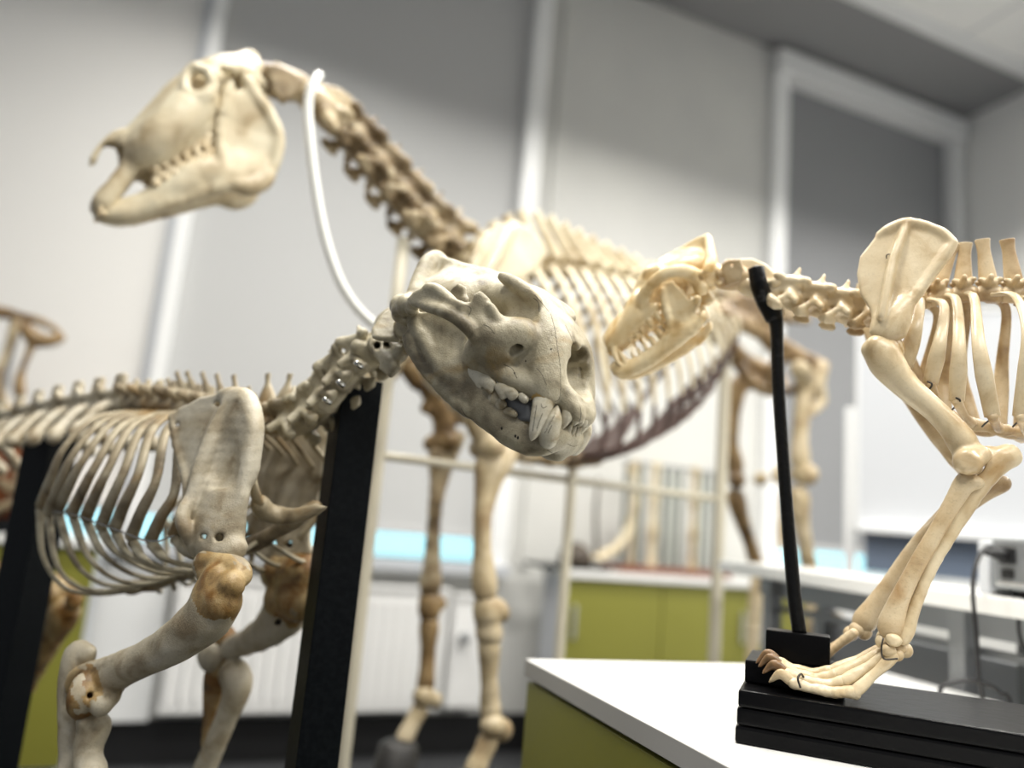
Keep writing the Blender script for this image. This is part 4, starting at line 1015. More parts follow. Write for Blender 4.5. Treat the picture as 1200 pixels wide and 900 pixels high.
def dog_skull():
    m = M_['dog_skull']; s = SDF(.0017)
    def both(fn): fn(lambda p: np.asarray(p, float)); fn(mirD)
    c = lambda a, b_, y: dl(a, b_, y)
    # braincase and sagittal crest
    dpath(s, [(824, 316, 0, .019), (803, 321, 0, .0235), (780, 328, 0, .0215)], k=.010)
    s.plate([c(832, 279, 0), c(828, 275.5, 0), c(817, 278, 0), c(793, 292, 0), c(770, 306, 0), c(790, 316, 0), (c(828, 312, 0))], .0032, k=.014, nrmv=(0, 1, 0))
    both(lambda q: s.path([q(c(829, 279, 0)), q(c(832, 292, .012)), q(c(833, 306, .024)), q(c(828, 318, .032))], [.0035, .004, .0045, .006], k=.008, n=8))
    s.ell(c(838, 322, 0), (.016, .022, .014), k=.008); both(lambda q: s.ell(q(c(843, 327, .010)), (.007, .007, .008), k=.004))
    both(lambda q: s.ell(q(c(822, 338, .024)), (.011, .009, .010), k=.005))
    # forehead and muzzle
    dpath(s, [(774, 326, 0, .019), (762, 338, 0, .0170)], k=.012)
    both(lambda q: s.ell(q(c(768, 319, .018)), (.016, .012, .008), k=.008))
    both(lambda q: s.path([q(c(770, 314, .022)), q(c(776, 317, .030))], [.005, .003], k=.005, n=3))
    dpath(s, [(761, 342, 0, .0165), (744, 366, 0, .0145), (727, 386, 0, .0125), (715, 398, 0, .0100)], k=.010, n=10)
    both(lambda q: s.path([q(c(752, 352, .014)), q(c(742, 372, .016)), q(c(728, 390, .0125)), q(c(716, 404, .0085))], [.0155, .0125, .0095, .0080], k=.008, n=10))
    both(lambda q: s.path([q(c(768, 360, .026)), q(c(756, 371, .022)), q(c(744, 382, .0175)), q(c(731, 394, .0135)), q(c(720, 404, .0105))], [.0065, .0068, .0065, .006, .006], k=.006, n=12))
    both(lambda q: s.path([q(c(788, 356, .014)), q(c(800, 344, .014))], [.005, .006], k=.008, n=4))
    # orbit and temporal hollow
    both(lambda q: s.ell(q(c(765, 335, .034)), (.016, .014, .015), k=.005, mode='s'))
    both(lambda q: s.ell(q(c(790, 322, .044)), (.020, .018, .018), k=.006, mode='s'))
    both(lambda q: s.path([q(c(748, 362, .032)), q(c(752, 357, .022))], [.003, .003], k=.002, mode='s', n=2))
    # arches
    both(lambda q: s.path([q(c(752, 357, .024)), q(c(757, 343, .036)), q(c(768, 329, .046)), q(c(783, 319, .051)), q(c(800, 317, .047)), q(c(812, 322, .036))], [.0075, .0055, .0048, .0048, .005, .007], k=.006, n=18, flat=(LAT, .6)))
    both(lambda q: s.path([q(c(812, 322, .036)), q(c(816, 328, .026))], [.0065, .008], k=.008, n=3))
    both(lambda q: s.path([q(c(764, 331, .044)), q(c(768, 325, .045))], [.0045, .003], k=.005, n=3))
    both(lambda q: s.ell(q(c(820, 325, .034)), (.005, .006, .004), k=.003, mode='s'))
    # nose opening
    s.cap(c(702, 388, 0), c(728, 384, 0), .0095, .006, k=.003, mode='s'); s.ell(c(707, 386, 0), (.010, .0075, .010), k=.003, mode='s')
    s.rbox(c(770, 368, 0), (.05, .011, .007), k=.005, mode='s')
    o = sculpt('cranium', s, m, dog, DB, .0003, 150)
    j = SDF(.0017)
    both(lambda q: j.path([q(c(724, 433, .007)), q(c(737, 432, .009)), q(c(757, 423, .0135)), q(c(778, 408, .019)), q(c(798, 392, .025)), q(c(808, 378, .028))], [.0075, .008, .0085, .009, .0088, .007], k=.006, n=18, flat=(LAT, .6)))
    both(lambda q: j.plate([q(c(*a)) for a in ((778, 398, .020), (786, 384, .024), (779, 362, .030), (770, 342, .034), (776, 331, .035), (788, 329, .034), (800, 341, .033), (808, 351, .032), (818, 350, .032), (822, 355, .031), (815, 366, .030), (822, 380, .029), (814, 390, .027), (795, 400, .023))], .0022, k=.006, nrmv=(0, 1, 0)))
    both(lambda q: j.path([q(c(777, 402, .021)), q(c(785, 382, .026)), q(c(779, 358, .032)), q(c(777, 340, .035))], [.004, .004, .0035, .003], k=.005, n=10))
    both(lambda q: j.path([q(c(817, 350, .020)), q(c(818, 350, .042))], [.0045, .0045], k=.004, n=2))
    both(lambda q: j.path([q(c(812, 388, .028)), q(c(822, 374, .029)), q(c(825, 366, .029))], [.005, .0045, .003], k=.005, n=5))
    both(lambda q: j.ell(q(c(800, 370, .046)), (.018, .012, .013), k=.005, mode='s'))
    j.ell(c(724, 430, 0), (.010, .0105, .007), k=.006)
    md = sculpt('mandible', j, m, dog, DB, .0003, 150)
    t = M_['dog_skull']
    def pair(name, par, pts, rads, h=.0011):
        for g in (0, 1):
            d = SDF(h); d.path([c(*a) if g == 0 else mirD(c(*a)) for a in pts], rads, k=.0015, n=8); sculpt(name, d, t, par, DB)
    pair('canine_tooth', o, [(722, 400, .0125), (720, 412, .0145), (724, 424, .0150), (729, 430, .0145)], [.0048, .0045, .003, .0008])
    pair('canine_tooth', md, [(735, 434, .009), (733, 424, .0115), (727, 414, .0125), (723, 408, .012)], [.0045, .0042, .0028, .0008])
    for i, (a, b_, y, r) in enumerate(((736, 393, .0150, .0026), (743, 388, .0165, .0032), (750, 383, .0190, .0036), (760, 375, .0235, .0050), (769, 367, .0255, .0042), (776, 361, .026, .0034))):
        pair('cheek_tooth', o, [(a, b_, y), (a+2.5, b_+5, y), (a+4, b_+9, y)], [r, r*.8, r*.25])
    for i, (a, b_, y, r) in enumerate(((744, 421, .0105, .0024), (751, 416, .0125, .003), (758, 410, .015, .0034), (766, 403, .018, .0038), (775, 394, .021, .0050), (783, 387, .0235, .0036))):
        pair('cheek_tooth', md, [(a, b_, y), (a-2.5, b_-5, y), (a-4, b_-9, y)], [r, r*.8, r*.25])
    for i in range(3):
        pair('incisor_tooth', o, [(713-i*.5, 402, .0022+.0038*i), (712, 409, .0022+.0038*i), (713, 414, .0022+.0038*i)], [.002, .0021, .001])
        pair('incisor_tooth', md, [(722, 431, .0018+.003*i), (719, 424, .0018+.003*i)], [.0018, .0014])
dog_skull()
def dog_neck():
    m = M_['dog_light']
    s = SDF(.0016)
    dpath(s, [(847, 326, 0, .014), (868, 325, 0, .015)], k=.005)
    for g in (1, -1):
        s.plate([dl(845, 310, g*.022), dl(852, 304, g*.030), dl(868, 304, g*.034), dl(872, 316, g*.033), dl(867, 330, g*.028), dl(850, 336, g*.020)], .0028, k=.005, nrmv=(0, 1, 0))
        s.ell(dl(845, 322, g*.014), (.008, .010, .009), k=.004)
    s.cap(dl(838, 324, 0), dl(880, 324, 0), .0075, k=.003, mode='s'); s.cap(dl(858, 308, .06), dl(858, 312, .01), .002, k=.002, mode='s')
    sculpt('vertebra', s, M_['dog'], dog, DB, .0003, 150)
    s = SDF(.0016)
    dpath(s, [(872, 334, 0, .011), (892, 340, 0, .0115), (908, 344, 0, .012)], k=.005)
    s.plate([dl(862, 308, 0), dl(868, 303, 0), dl(882, 303, 0), dl(898, 310, 0), dl(909, 320, 0), dl(911, 332, 0), dl(896, 334, 0), dl(872, 326, 0)], .0042, k=.006, nrmv=(0, 1, 0))
    for g in (1, -1):
        s.path([dl(892, 340, g*.010), dl(904, 350, g*.020), dl(912, 356, g*.024)], [.006, .005, .0042], k=.004, n=5); s.ell(dl(908, 331, g*.014), (.009, .006, .006), k=.004)
    sculpt('vertebra', s, m, dog, DB, .0003, 150)
    cv = spine_pts(DB, [(908, 344, YM), (950, 356, YM), (990, 366, YM), (1030, 371, YM), (1062, 363, YM)], 5)
    for i, (c, d, L) in enumerate(cv):
        vertebra(dog, m if i < 3 else M_['dog'], 'cervical', c, d, (0, 0, 1), L*1.17, .050, (c+np.array((0, 0, .019+.003*i)), .006, .005))
    tv = spine_pts(DB, [(1062, 362, YM), (1085, 352, YM), (1130, 345, YM), (1200, 347, YM), (1330, 356, YM)], 9)
    tips = [(1108, 288), (1118, 285), (1131, 285), (1151, 281), (1180, 281), (1216, 290), (1246, 296), (1276, 302), (1306, 308)]
    for i, (c, d, L) in enumerate(tv):
        tip = dw(tips[i][0], tips[i][1], 0)
        vertebra(dog, M_['dog'], 'thoracic', c, d, (0, 0, 1), L*.98, .036, (tip, .0110, .0078))
        tb = SDF(.0018); tb.ell(DB.l(tip), (.0085, .006, .0045))
dog_neck()
def dog_chest():
    m = M_['dog']
    near = [((1068, 352), (1078, 352), (1073, 385), (1060, 434)), ((1088, 350), (1106, 358), (1101, 402), (1090, 450)), ((1110, 345), (1121, 354), (1124, 410), (1121, 470)),
            ((1134, 343), (1142, 352), (1148, 410), (1163, 488)), ((1162, 345), (1190, 348), (1206, 395), (1196, 488)), ((1196, 348), (1226, 354), (1240, 410), (1226, 495)), ((1230, 350), (1262, 358), (1278, 420), (1262, 505))]
    for i, q in enumerate(near):
        yy = [.012, .026, .050+.005*i, .040+.004*i]
        for g in (1, -1):
            P_ = []
            for (a, b_), y_ in zip(q, yy):
                l = dl(a, b_, y_)
                if g < 0: l = mirD(l)
                P_.append(DB.w(l))
            tobj('rib', P_, [.0048, .0052, .0055, .0068, .0092, .0082], M_['dog_light'] if g > 0 else M_['dog'], dog, seg=12, n=26, side=DB.A[0], flat=.5)
    st = [(1062, 438), (1085, 462), (1108, 484), (1140, 497), (1172, 503), (1205, 508), (1240, 514)]
    for i in range(len(st)-1):
        s = SDF(.0015); a, b_ = st[i], st[i+1]
        dpath(s, [(a[0]+2, a[1]+1, 0, .0075), ((a[0]+b_[0])/2, (a[1]+b_[1])/2, 0, .0048), (b_[0]-2, b_[1]-1, 0, .0075)], k=.003, n=7)
        sculpt('sternebra', s, m, dog, DB, .0007, 160)
    ends = [(1060, 434), (1090, 450), (1121, 470), (1163, 488), (1196, 488), (1226, 495)]
    for i, e in enumerate(ends):
        f_ = st[min(i+1, 5)]
        for g in (1, -1):
            l0 = dl(e[0], e[1], .044+.004*i); l2 = dl(f_[0], f_[1], .004); l1 = (l0+l2)/2-np.array((0, 0, .004))
            if g < 0: l0, l1, l2 = mirD(l0), mirD(l1), mirD(l2)
            tobj('costal_cartilage', [DB.w(l0), DB.w(l1), DB.w(l2)], [.0058, .0045, .0055], m, dog, seg=8, n=10)
    for a, b_ in ((1089, 451), (1122, 470), (1160, 487), (1196, 487)):
        q = [dw(a-2, b_-4, .052), dw(a+3, b_-1, .055), dw(a+1, b_+4, .05), dw(a-5, b_+9, .04), dw(a-9, b_+13, .03)]
        tobj('binding_wire', q, .0011, M_['wire'], dog, seg=6, n=24)
dog_chest()
def dog_forelimb():
    m = M_['dog_light']
    out = [(1063, 259), (1084, 262), (1103, 271), (1117, 284), (1107, 303), (1092, 323), (1077, 344), (1064, 364), (1060, 380), (1060, 393), (1048, 391), (1035, 393), (1022, 389), (1024, 377), (1019, 362), (1008, 346), (1004, 321), (1008, 301), (1025, 279), (1044, 265)]
    for g in (1, -1):
        s = SDF(.0015)
        def c(a, b_, y):
            l = dl(a, b_, y); return l if g > 0 else mirD(l)
        yb = lambda b_: .050+.018*((b_-260)/135)
        s.plate([c(a, b_, yb(b_)) for a, b_ in out], .0026, k=.006)
        s.path([c(1060, 358, .064), c(1047, 376, .066), c(1039, 388, .067)], [.006, .0098, .0125], k=.010, n=6, flat=(LAT, .6))
        for t in np.linspace(0, 1, 70):
            px = np.interp(t, [0, .4, 1], [1063, 1047, 1033]); py = np.interp(t, [0, .4, 1], [262, 303, 372])
            s.cap(c(px, py, yb(py)), c(px-.5, py, yb(py)+.003+.011*math.sin(t*1.9)), .0021, .0015, k=.006)
        s.path([c(1117, 285, .053), c(1105, 303, .055), c(1090, 324, .058), c(1072, 350, .062)], [.0038, .0034, .0032, .0032], k=.008, n=12)
        s.path([c(1030, 274, .052), c(1063, 260, .051), c(1100, 270, .052), c(1116, 284, .053)], [.0026]*4, k=.008, n=12)
        sc_ = sculpt('scapula', s, m, dog, DB, .0003, 80)
        if g > 0:
            for a, b_ in ((1042, 301), (1051, 385)):
                q = [dw(a-3, b_+2, yb(b_)+.0055), dw(a-3, b_-2, yb(b_)+.0065), dw(a+1, b_-3, yb(b_)+.0065), dw(a+4, b_-1, yb(b_)+.0065), dw(a+3, b_+3, yb(b_)+.0055)]
                tobj('binding_wire', q, .0007, M_['wire'], dog, seg=6, n=20)
    # humeri
    for g, off in ((1, 0), (-1, 0)):
        s = SDF(.0016)
        if g > 0:
            dpath(s, [(1032, 412, .062, .0170), (1042, 430, .062, .0140), (1058, 449, .060, .0110), (1080, 468, .058, .0094), (1103, 488, .056, .0090), (1121, 508, .054, .0100), (1132, 526, .052, .0120)], k=.010, n=24)
            for a in ((1026, 405, .068, .0115), (1045, 404, .060, .0115), (1018, 410, .064, .0080), (1050, 410, .055, .0095), (1034, 400, .052, .009), (1040, 412, .068, .010)): s.ell(dl(*a[:3]), a[3], k=.006)
            s.cap(dl(1134, 541, .070), dl(1134, 541, .036), .0150, .0140, k=.006); s.ell(dl(1150, 533, .062), .010, k=.008); s.ell(dl(1149, 535, .040), .010, k=.008)
            s.ell(dl(1134, 541, .086), (.010, .005, .010), k=.006, mode='s')
            s.ell(dl(1150, 522, .080), (.008, .006, .010), k=.006, mode='s')
        else:
            dpath(s, [(1052, 420, -.052, .018), (1068, 455, -.052, .013), (1090, 492, -.050, .0105), (1112, 520, -.048, .0105), (1135, 545, -.046, .013)], k=.010, n=20)
            s.cap(dl(1138, 552, -.03), dl(1138, 552, -.062), .0135, k=.006); s.ell(dl(1046, 412, -.052), .018, k=.006)
        hm = sculpt('humerus', s, m if g > 0 else M_['dog'], dog, DB, .0003, 80)
        if g > 0: stain(hm, M_['dog_cap'], [(dw(1050, 399, .058), .0125)])
    # near ulna and radius
    s = SDF(.0015)
    dpath(s, [(1186, 536, .052, .0095), (1172, 538, .052, .0115), (1160, 548, .052, .0125), (1146, 570, .054, .0095), (1128, 600, .056, .0076), (1108, 634, .058, .0060), (1090, 668, .060, .0048), (1074, 706, .062, .0048), (1064, 735, .062, .0060), (1058, 750, .062, .0058)], k=.006, n=36)
    s.ell(dl(1158, 532, .052), (.007, .006, .009), k=.006); s.ell(dl(1183, 528, .052), (.008, .007, .007), k=.005)
    s.cap(dl(1136, 542, .10), dl(1136, 542, .0), .0152, k=.003, mode='s')
    sculpt('ulna', s, m, dog, DB, .0004, 90)
    s = SDF(.0015)
    dpath(s, [(1134, 562, .060, .0090), (1125, 576, .060, .0070), (1110, 602, .061, .0065), (1091, 634, .063, .0063), (1072, 666, .064, .0064), (1055, 700, .064, .0072), (1046, 725, .063, .0095), (1043, 738, .063, .0105)], k=.006, n=32, flat=(LAT, .8))
    s.ell(dl(1143, 566, .064), (.009, .009, .007), k=.004)
    sculpt('radius', s, M_['dog'], dog, DB, .0004, 90)
    # far ulna/radius
    s = SDF(.0018)
    dpath(s, [(1176, 566, -.045, .0085), (1160, 572, -.045, .0095), (1135, 590, -.045, .0085), (1100, 625, -.044, .0065), (1065, 665, -.043, .006), (1040, 702, -.042, .006), (1026, 722, -.042, .007)], k=.006, n=26)
    sculpt('ulna', s, M_['dog'], dog, DB, .0004, 90)
    s = SDF(.0018)
    dpath(s, [(1138, 575, -.042, .0105), (1100, 612, -.040, .0085), (1070, 645, -.038, .0075), (1040, 688, -.036, .0080), (1018, 720, -.036, .0110), (1012, 730, -.036, .0115)], k=.006, n=26)
    sculpt('radius', s, M_['dog'], dog, DB, .0004, 90)
    # carpal bones of the near leg
    for a in ((1036, 752, .062, .0085), (1047, 750, .072, .0080), (1041, 762, .070, .0075), (1053, 760, .056, .008), (1050, 768, .062, .0075), (1036, 746, .050, .008)):
        s = SDF(.0013); s.ell(dl(*a[:3]), np.array((1.1, .9, .9))*a[3]); sculpt('carpal_bone', s, m, dog, DB, .0006, 160)
    s = SDF(.0013); dpath(s, [(1050, 762, .050, .006), (1061, 762, .048, .0075)], k=.003); sculpt('carpal_bone', s, m, dog, DB, .0005, 160)
    # near paw: metacarpals, toes and claws, resting on the board at z=0 of the frame
    zf = 0.0
    def onboard(px, py, h):      # point above the board at height h
        w = G(px, py, ZT1+h); return DB.l(w)
    rows = [(1046, 770, .018, 1003, 810, .006, 978, 812, .007, 948, 806, .006, 930, 800, .008, 918, 795, .010),
            (1042, 766, .026, 990, 798, .015, 968, 803, .010, 940, 797, .010, 922, 789, .014, 912, 784, .018),
            (1038, 762, .030, 982, 790, .020, 958, 796, .013, 933, 789, .014, 917, 781, .019, 908, 778, .024),
            (1034, 760, .032, 976, 786, .022, 952, 790, .015, 928, 783, .016, 914, 776, .021, 904, 774, .026)]
    for i, r in enumerate(rows):
        y_ = (.078, .070, .060, .050)[i]
        a = dl(r[0], r[1], y_-.01); q = [dl(r[j], r[j+1], y_) for j in (3, 6, 9, 12, 15)]
        for qq in q: qq[2] = max(qq[2], .0065)
        s = SDF(.0012); s.path([a, a*.5+q[0]*.5, q[0]], [.0058, .0042, .0068], k=.003, n=10); sculpt('metacarpal', s, m, dog, DB, .0004, 160)
        s = SDF(.0012); s.path([q[0]+(q[1]-q[0])*.15, q[1]*.5+q[0]*.5, q[1]], [.0062, .0042, .0055], k=.003, n=8); s.path([q[1], q[2]], [.0055, .0050], k=.003, n=4)
        s.ell(q[0]-np.array((0, 0, .004)), .0055, k=.003); sculpt('toe_bone', s, m, dog, DB, .0006, 200)
        s = SDF(.0012); s.path([q[2], q[3]], [.0052, .0050], k=.003, n=4); s.ell(q[3], (.006, .005, .006), k=.003); sculpt('toe_bone', s, m, dog, DB, .0006, 200)
        c0_ = q[3]; tip = c0_+np.array((.026, .002*(i-1.5), -.004)); mid = c0_+np.array((.014, 0, .0075)); tip[2] = max(tip[2], .003)
        s = SDF(.0010); s.path([c0_+np.array((.003, 0, .001)), mid, tip], [.0052, .0045, .0010], k=.002, n=10, flat=(LAT, .7)); sculpt('claw', s, M_['claw'] if i else M_['dog'], dog, DB)
    tobj('binding_wire', [dw(1035, 748, .078), dw(1033, 760, .082), dw(1036, 772, .08), dw(1052, 772, .08)], .0010, M_['wire'], dog, seg=6, n=16)
    q = [dl(938, 806, .09), dl(935, 795, .09), dl(939, 790, .08), dl(943, 796, .07)]
    tobj('binding_wire', [DB.w(v) for v in q], .0013, M_['wire'], dog, seg=6, n=16)
    # far paw
    for a in ((1012, 740, -.036, .010), (1004, 738, -.03, .009), (997, 742, -.034, .009)):
        s = SDF(.0014); s.ell(dl(*a[:3]), a[3]); sculpt('carpal_bone', s, M_['dog'], dog, DB, .0005, 160)
    for i in range(4):
        y_ = -.055+.012*i; s = SDF(.0014)
        a = dl(1000, 742, y_); b_ = dl(962, 772, y_); b_[2] = max(b_[2], .030); c_ = b_+np.array((.03, 0, -.012)); d_ = c_+np.array((.016, 0, .004)); e_ = d_+np.array((.018, 0, -.006))
        s.path([a, a*.5+b_*.5, b_], [.0058, .0040, .006], k=.003, n=8); sculpt('metacarpal', s, M_['dog'], dog, DB, .0004, 160)
        s = SDF(.0014); s.path([b_, c_, d_], [.005, .0048, .005], k=.003, n=8); sculpt('toe_bone', s, M_['dog'], dog, DB)
        s = SDF(.0012); s.path([d_, d_*.5+e_*.5+np.array((0, 0, .005)), e_], [.0045, .004, .001], k=.002, n=8); sculpt('claw', s, M_['claw'], dog, DB)
    # inner toe of the far paw seen beside the block
    s = SDF(.0013); dpath(s, [(1022, 776, -.02, .0042), (1005, 784, -.02, .0045), (990, 781, -.02, .0050)], k=.003); sculpt('toe_bone', s, m, dog, DB, .0004, 160)
    s = SDF(.0011); dpath(s, [(992, 781, -.02, .0052), (982, 782, -.02, .0045), (974, 789, -.02, .0012)], k=.002); sculpt('claw', s, M_['dog'], dog, DB)
dog_forelimb()
# rear part of the dog beyond the right edge
def dog_rear():
    m = M_['dog']
    a = DB.l(dw(1330, 356, 0))
    for i in range(7):
        c = DB.w(a+np.array((-.016-.026*i, 0, .0))); vertebra(dog, m, 'lumbar', c, DB.A[0], (0, 0, 1), .026, .036)
    pl = a+np.array((-.22, 0, -.02)); s = SDF(.003)
    for g in (1, -1):
        s.path([pl+np.array((.05, g*.035, .03)), pl+np.array((0, g*.04, 0)), pl+np.array((-.06, g*.035, -.01))], [.018, .012, .012], k=.01, n=8)
    s.cap(pl+np.array((.02, -.03, .02)), pl+np.array((.02, .03, .02)), .014, k=.01); s.cap(pl+np.array((-.03, -.03, -.02)), pl+np.array((-.03, .03, -.02)), .009, k=.01)
    sculpt('pelvis', s, m, dog, DB, .0005, 80)
    for g in (1, -1):
        hp = pl+np.array((0, g*.045, 0)); kn = hp+np.array((.06, g*.01, -.20)); hk = kn+np.array((-.12, 0, -.17)); hk[2] = max(hk[2], .12)
        ft = np.array((hk[0]+.02, hk[1], .012))
        for nm, p, q, r0, r1, r2 in (('femur', hp, kn, .014, .008, .015), ('tibia', kn, hk, .014, .006, .010), ('metatarsus', hk, ft, .012, .008, .010)):
            s = SDF(.003); s.path([p, (p+q)/2, q], [r0, r1, r2], k=.006, n=8); sculpt(nm, s, m, dog, DB, .0004, 80)
        s = SDF(.003); s.path([ft, ft+np.array((.05, 0, 0))], [.011, .008], k=.004, n=4); sculpt('toe_bone', s, m, dog, DB)
dog_rear()
# ---------- black mount of the dog ----------
dst = empty('display_stand', DB.w((-.3, YM, -.058)), 'black lacquered board with block and forked rod carrying the dog skeleton on the white worktop', 'stand')
for i in range(3):
    z0 = -.058+.058*i/3
    BX('board', (-.001*i, -.20, z0+.0006), (-.95, -.0015*(i % 2), z0+.0187), DB, M_['black_base'], dst, .003)
# raised step and block
def gl(px, py, h): return DB.l(G(px, py, ZT1+h))
BX('step', (dl(876, 800, 0)[0], YM-.055, 0), (dl(989, 800, 0)[0], YM+.047, .026), DB, M_['black_base'], dst, .0025)
bl0 = dl(897, 760, .024); bl1 = dl(973, 760, .024)
zt_ = dl(935, 742, .024)[2]
BX('block', (bl0[0], YM-.006, .026), (bl1[0], YM+.026, zt_), DB, M_['black_base'], dst, .002)
rp = [(937, 742, .010, .0085), (931, 700, .010, .0085), (924, 620, .008, .0080), (918, 540, .004, .0078), (912, 450, .0, .0080), (910, 385, -.002, .0085), (906, 370, .0, .0125), (897, 352, .008, .0128), (890, 335, .022, .0118), (886, 314, .026, .0108)]
V, Fc = tube([dw(*a[:3]) for a in rp], [a[3] for a in rp], seg=12, n=70); wobj('rod', V, Fc, M_['black_rod'], dst)
rp2 = [(909, 376, -.002, .0085), (909, 362, -.016, .0090), (906, 345, -.030, .009), (903, 325, -.034, .008)]
V, Fc = tube([dw(*a[:3]) for a in rp2], [a[3] for a in rp2], seg=12, n=24); wobj('rod_fork', V, Fc, M_['black_rod'], dst)
# ---------- horse skeleton ----------
M_['horse'] = bone_mat('creamy bone', (.56, .47, .32), (.46, .37, .225), (.27, .19, .10), (.24, .14, .055), .8, .38, (.60, .78), .2, .3)
M_['horse_pale'] = bone_mat('pale ivory bone', (.70, .63, .46), (.62, .53, .36), (.42, .33, .20), (.32, .22, .11), .8, .36, (.68, .84), .15, .3)
M_['horse_brown'] = bone_mat('ochre brown bone', (.36, .25, .12), (.25, .16, .07), (.12, .07, .028), (.09, .05, .017), .9, .4, (.50, .68), .4, .3)
M_['horse_neck'] = bone_mat('brown and cream neck bone', (.56, .47, .31), (.36, .27, .155), (.15, .10, .05), (.11, .07, .03), 1.2, .4, (.48, .64), .4, .3)
hx = RC @ np.array((0, 0, 0))
h0 = P(610, 250, 1.92)
HB = Frame(h0, (-.82, -.56, 0), (.56, -.82, 0), (0, 0, 1)); Hp = HB.pix
ZH = .28
horse = empty('horse_skeleton', np.array((*HB.w((-.25, 0, 0))[:2], ZH)), 'tall cream horse skeleton standing behind the big cat, long head turned left', 'skeleton')
def mirH(l): l = np.array(l, float); l[1] *= -1; return l
def hpath(s, pts, **kw): return spath(s, HB, pts, **kw)
def horse_skull():
    s = SDF(.0032)
    def both(fn): fn(lambda p: np.asarray(p, float)); fn(mirH)
    c = Hp
    hpath(s, [(288, 86, 0, .032), (265, 95, 0, .041), (247, 104, 0, .044)], k=.015)
    hpath(s, [(241, 108, 0, .045), (219, 127, 0, .045), (193, 150, 0, .039), (166, 172, 0, .031), (153, 184, 0, .025)], k=.02, n=12)
    both(lambda q: s.path([q(c(235, 118, .045)), q(c(210, 142, .046)), q(c(185, 165, .042)), q(c(165, 185, .030))], [.034, .034, .030, .020], k=.02, n=10))
    both(lambda q: s.path([q(c(245, 150, .038)), q(c(222, 160, .038)), q(c(195, 177, .034)), q(c(180, 190, .030))], [.018, .018, .017, .014], k=.012, n=8))
    both(lambda q: s.path([q(c(165, 175, .022)), q(c(150, 200, .020)), q(c(136, 218, .018)), q(c(123, 234, .014)), q(c(118, 244, .010))], [.013, .0135, .013, .014, .012], k=.01, n=10))
    s.path([c(128, 226, 0), c(120, 242, 0)], [.014, .014], k=.012, n=3)
    both(lambda q: s.path([q(c(160, 163, .008)), q(c(141, 158, .007)), q(c(128, 166, .005)), q(c(116, 178, .003)), q(c(107, 192, .002))], [.011, .0085, .007, .005, .0025], k=.008, n=10))
    s.cap(c(128, 188, 0), c(165, 178, 0), .018, .016, k=.006, mode='s')
    both(lambda q: s.path([q(c(128, 176, .010)), q(c(150, 181, .016))], [.012, .009], k=.006, mode='s', n=3))
    # orbit and arch
    both(lambda q: s.ell(q(c(232, 97, .075)), (.034, .036, .034), k=.008, mode='s'))
    both(lambda q: s.path([q(c(232, 80, .070)), q(c(246, 86, .078)), q(c(250, 98, .080)), q(c(243, 111, .080)), q(c(229, 114, .074)), q(c(218, 106, .066)), q(c(218, 91, .060)), q(c(226, 81, .062)), q(c(234, 80, .070))], [.008]*9, k=.008, n=26))
    both(lambda q: s.path([q(c(248, 92, .080)), q(c(262, 84, .080)), q(c(275, 80, .070)), q(c(287, 82, .055))], [.009, .0085, .010, .012], k=.01, n=8))
    both(lambda q: s.path([q(c(243, 112, .078)), q(c(228, 128, .066)), q(c(208, 144, .054)), q(c(192, 158, .046))], [.009, .010, .008, .006], k=.012, n=8))
    both(lambda q: s.ell(q(c(268, 92, .085)), (.030, .025, .018), k=.008, mode='s'))
    # back of the head
    s.path([c(284, 70, 0), c(296, 66, 0)], [.014, .011], k=.012, n=3)
    both(lambda q: s.path([q(c(293, 67, .012)), q(c(297, 61, .016))], [.006, .004], k=.005, n=3))
    both(lambda q: s.path([q(c(288, 80, .035)), q(c(298, 94, .035)), q(c(310, 100, .030))], [.012, .010, .007], k=.01, n=6))
    s.path([c(292, 80, 0), c(306, 92, 0)], [.025, .018], k=.012, n=4)
    for a in ((178, 198), (172, 160)): s.ell(c(a[0]+6, a[1]-8, .045), .004, k=.002, mode='s')
    o = sculpt('cranium', s, M_['horse_pale'], horse, HB, .0006, 60)
    j = SDF(.0032)
    body = [(122, 246, 0), (140, 248, .008), (160, 243, .018), (190, 228, .028), (225, 208, .038), (262, 196, .046), (292, 196, .050)]
    both(lambda q: j.path([q(c(*a)) for a in body], [.0125, .0135, .013, .018, .026, .024, .018], k=.012, n=18, flat=(LAT, .62)))
    both(lambda q: j.path([q(c(125, 251, .006)), q(c(160, 247, .016)), q(c(205, 236, .028)), q(c(245, 223, .04)), q(c(272, 216, .046)), q(c(290, 220, .048)), q(c(308, 214, .050)), q(c(318, 198, .052))], [.011, .010, .010, .009, .009, .012, .012, .009], k=.012, n=24))
    ram = [(246, 205), (262, 190), (258, 165), (256, 140), (263, 118), (276, 106), (292, 104), (307, 118), (319, 138), (326, 160), (326, 180), (318, 200), (304, 217), (288, 218), (270, 216), (250, 222)]
    both(lambda q: j.plate([q(c(a, b_, .050+.012*(1 if b_ < 150 else 0))) for a, b_ in ram], .0065, k=.014, nrmv=(0, 1, 0)))
    both(lambda q: j.path([q(c(288, 92, .062)), q(c(300, 112, .060)), q(c(315, 134, .058)), q(c(326, 162, .056)), q(c(322, 192, .055))], [.011, .010, .010, .010, .009], k=.012, n=14))
    both(lambda q: j.path([q(c(262, 192, .056)), q(c(258, 160, .060)), q(c(264, 118, .064)), q(c(270, 96, .066))], [.007, .008, .008, .006], k=.01, n=12))
    both(lambda q: j.ell(q(c(290, 165, .078)), (.05, .016, .06), k=.02, mode='s'))
    md = sculpt('mandible', j, M_['horse_pale'], horse, HB, .0006, 60)
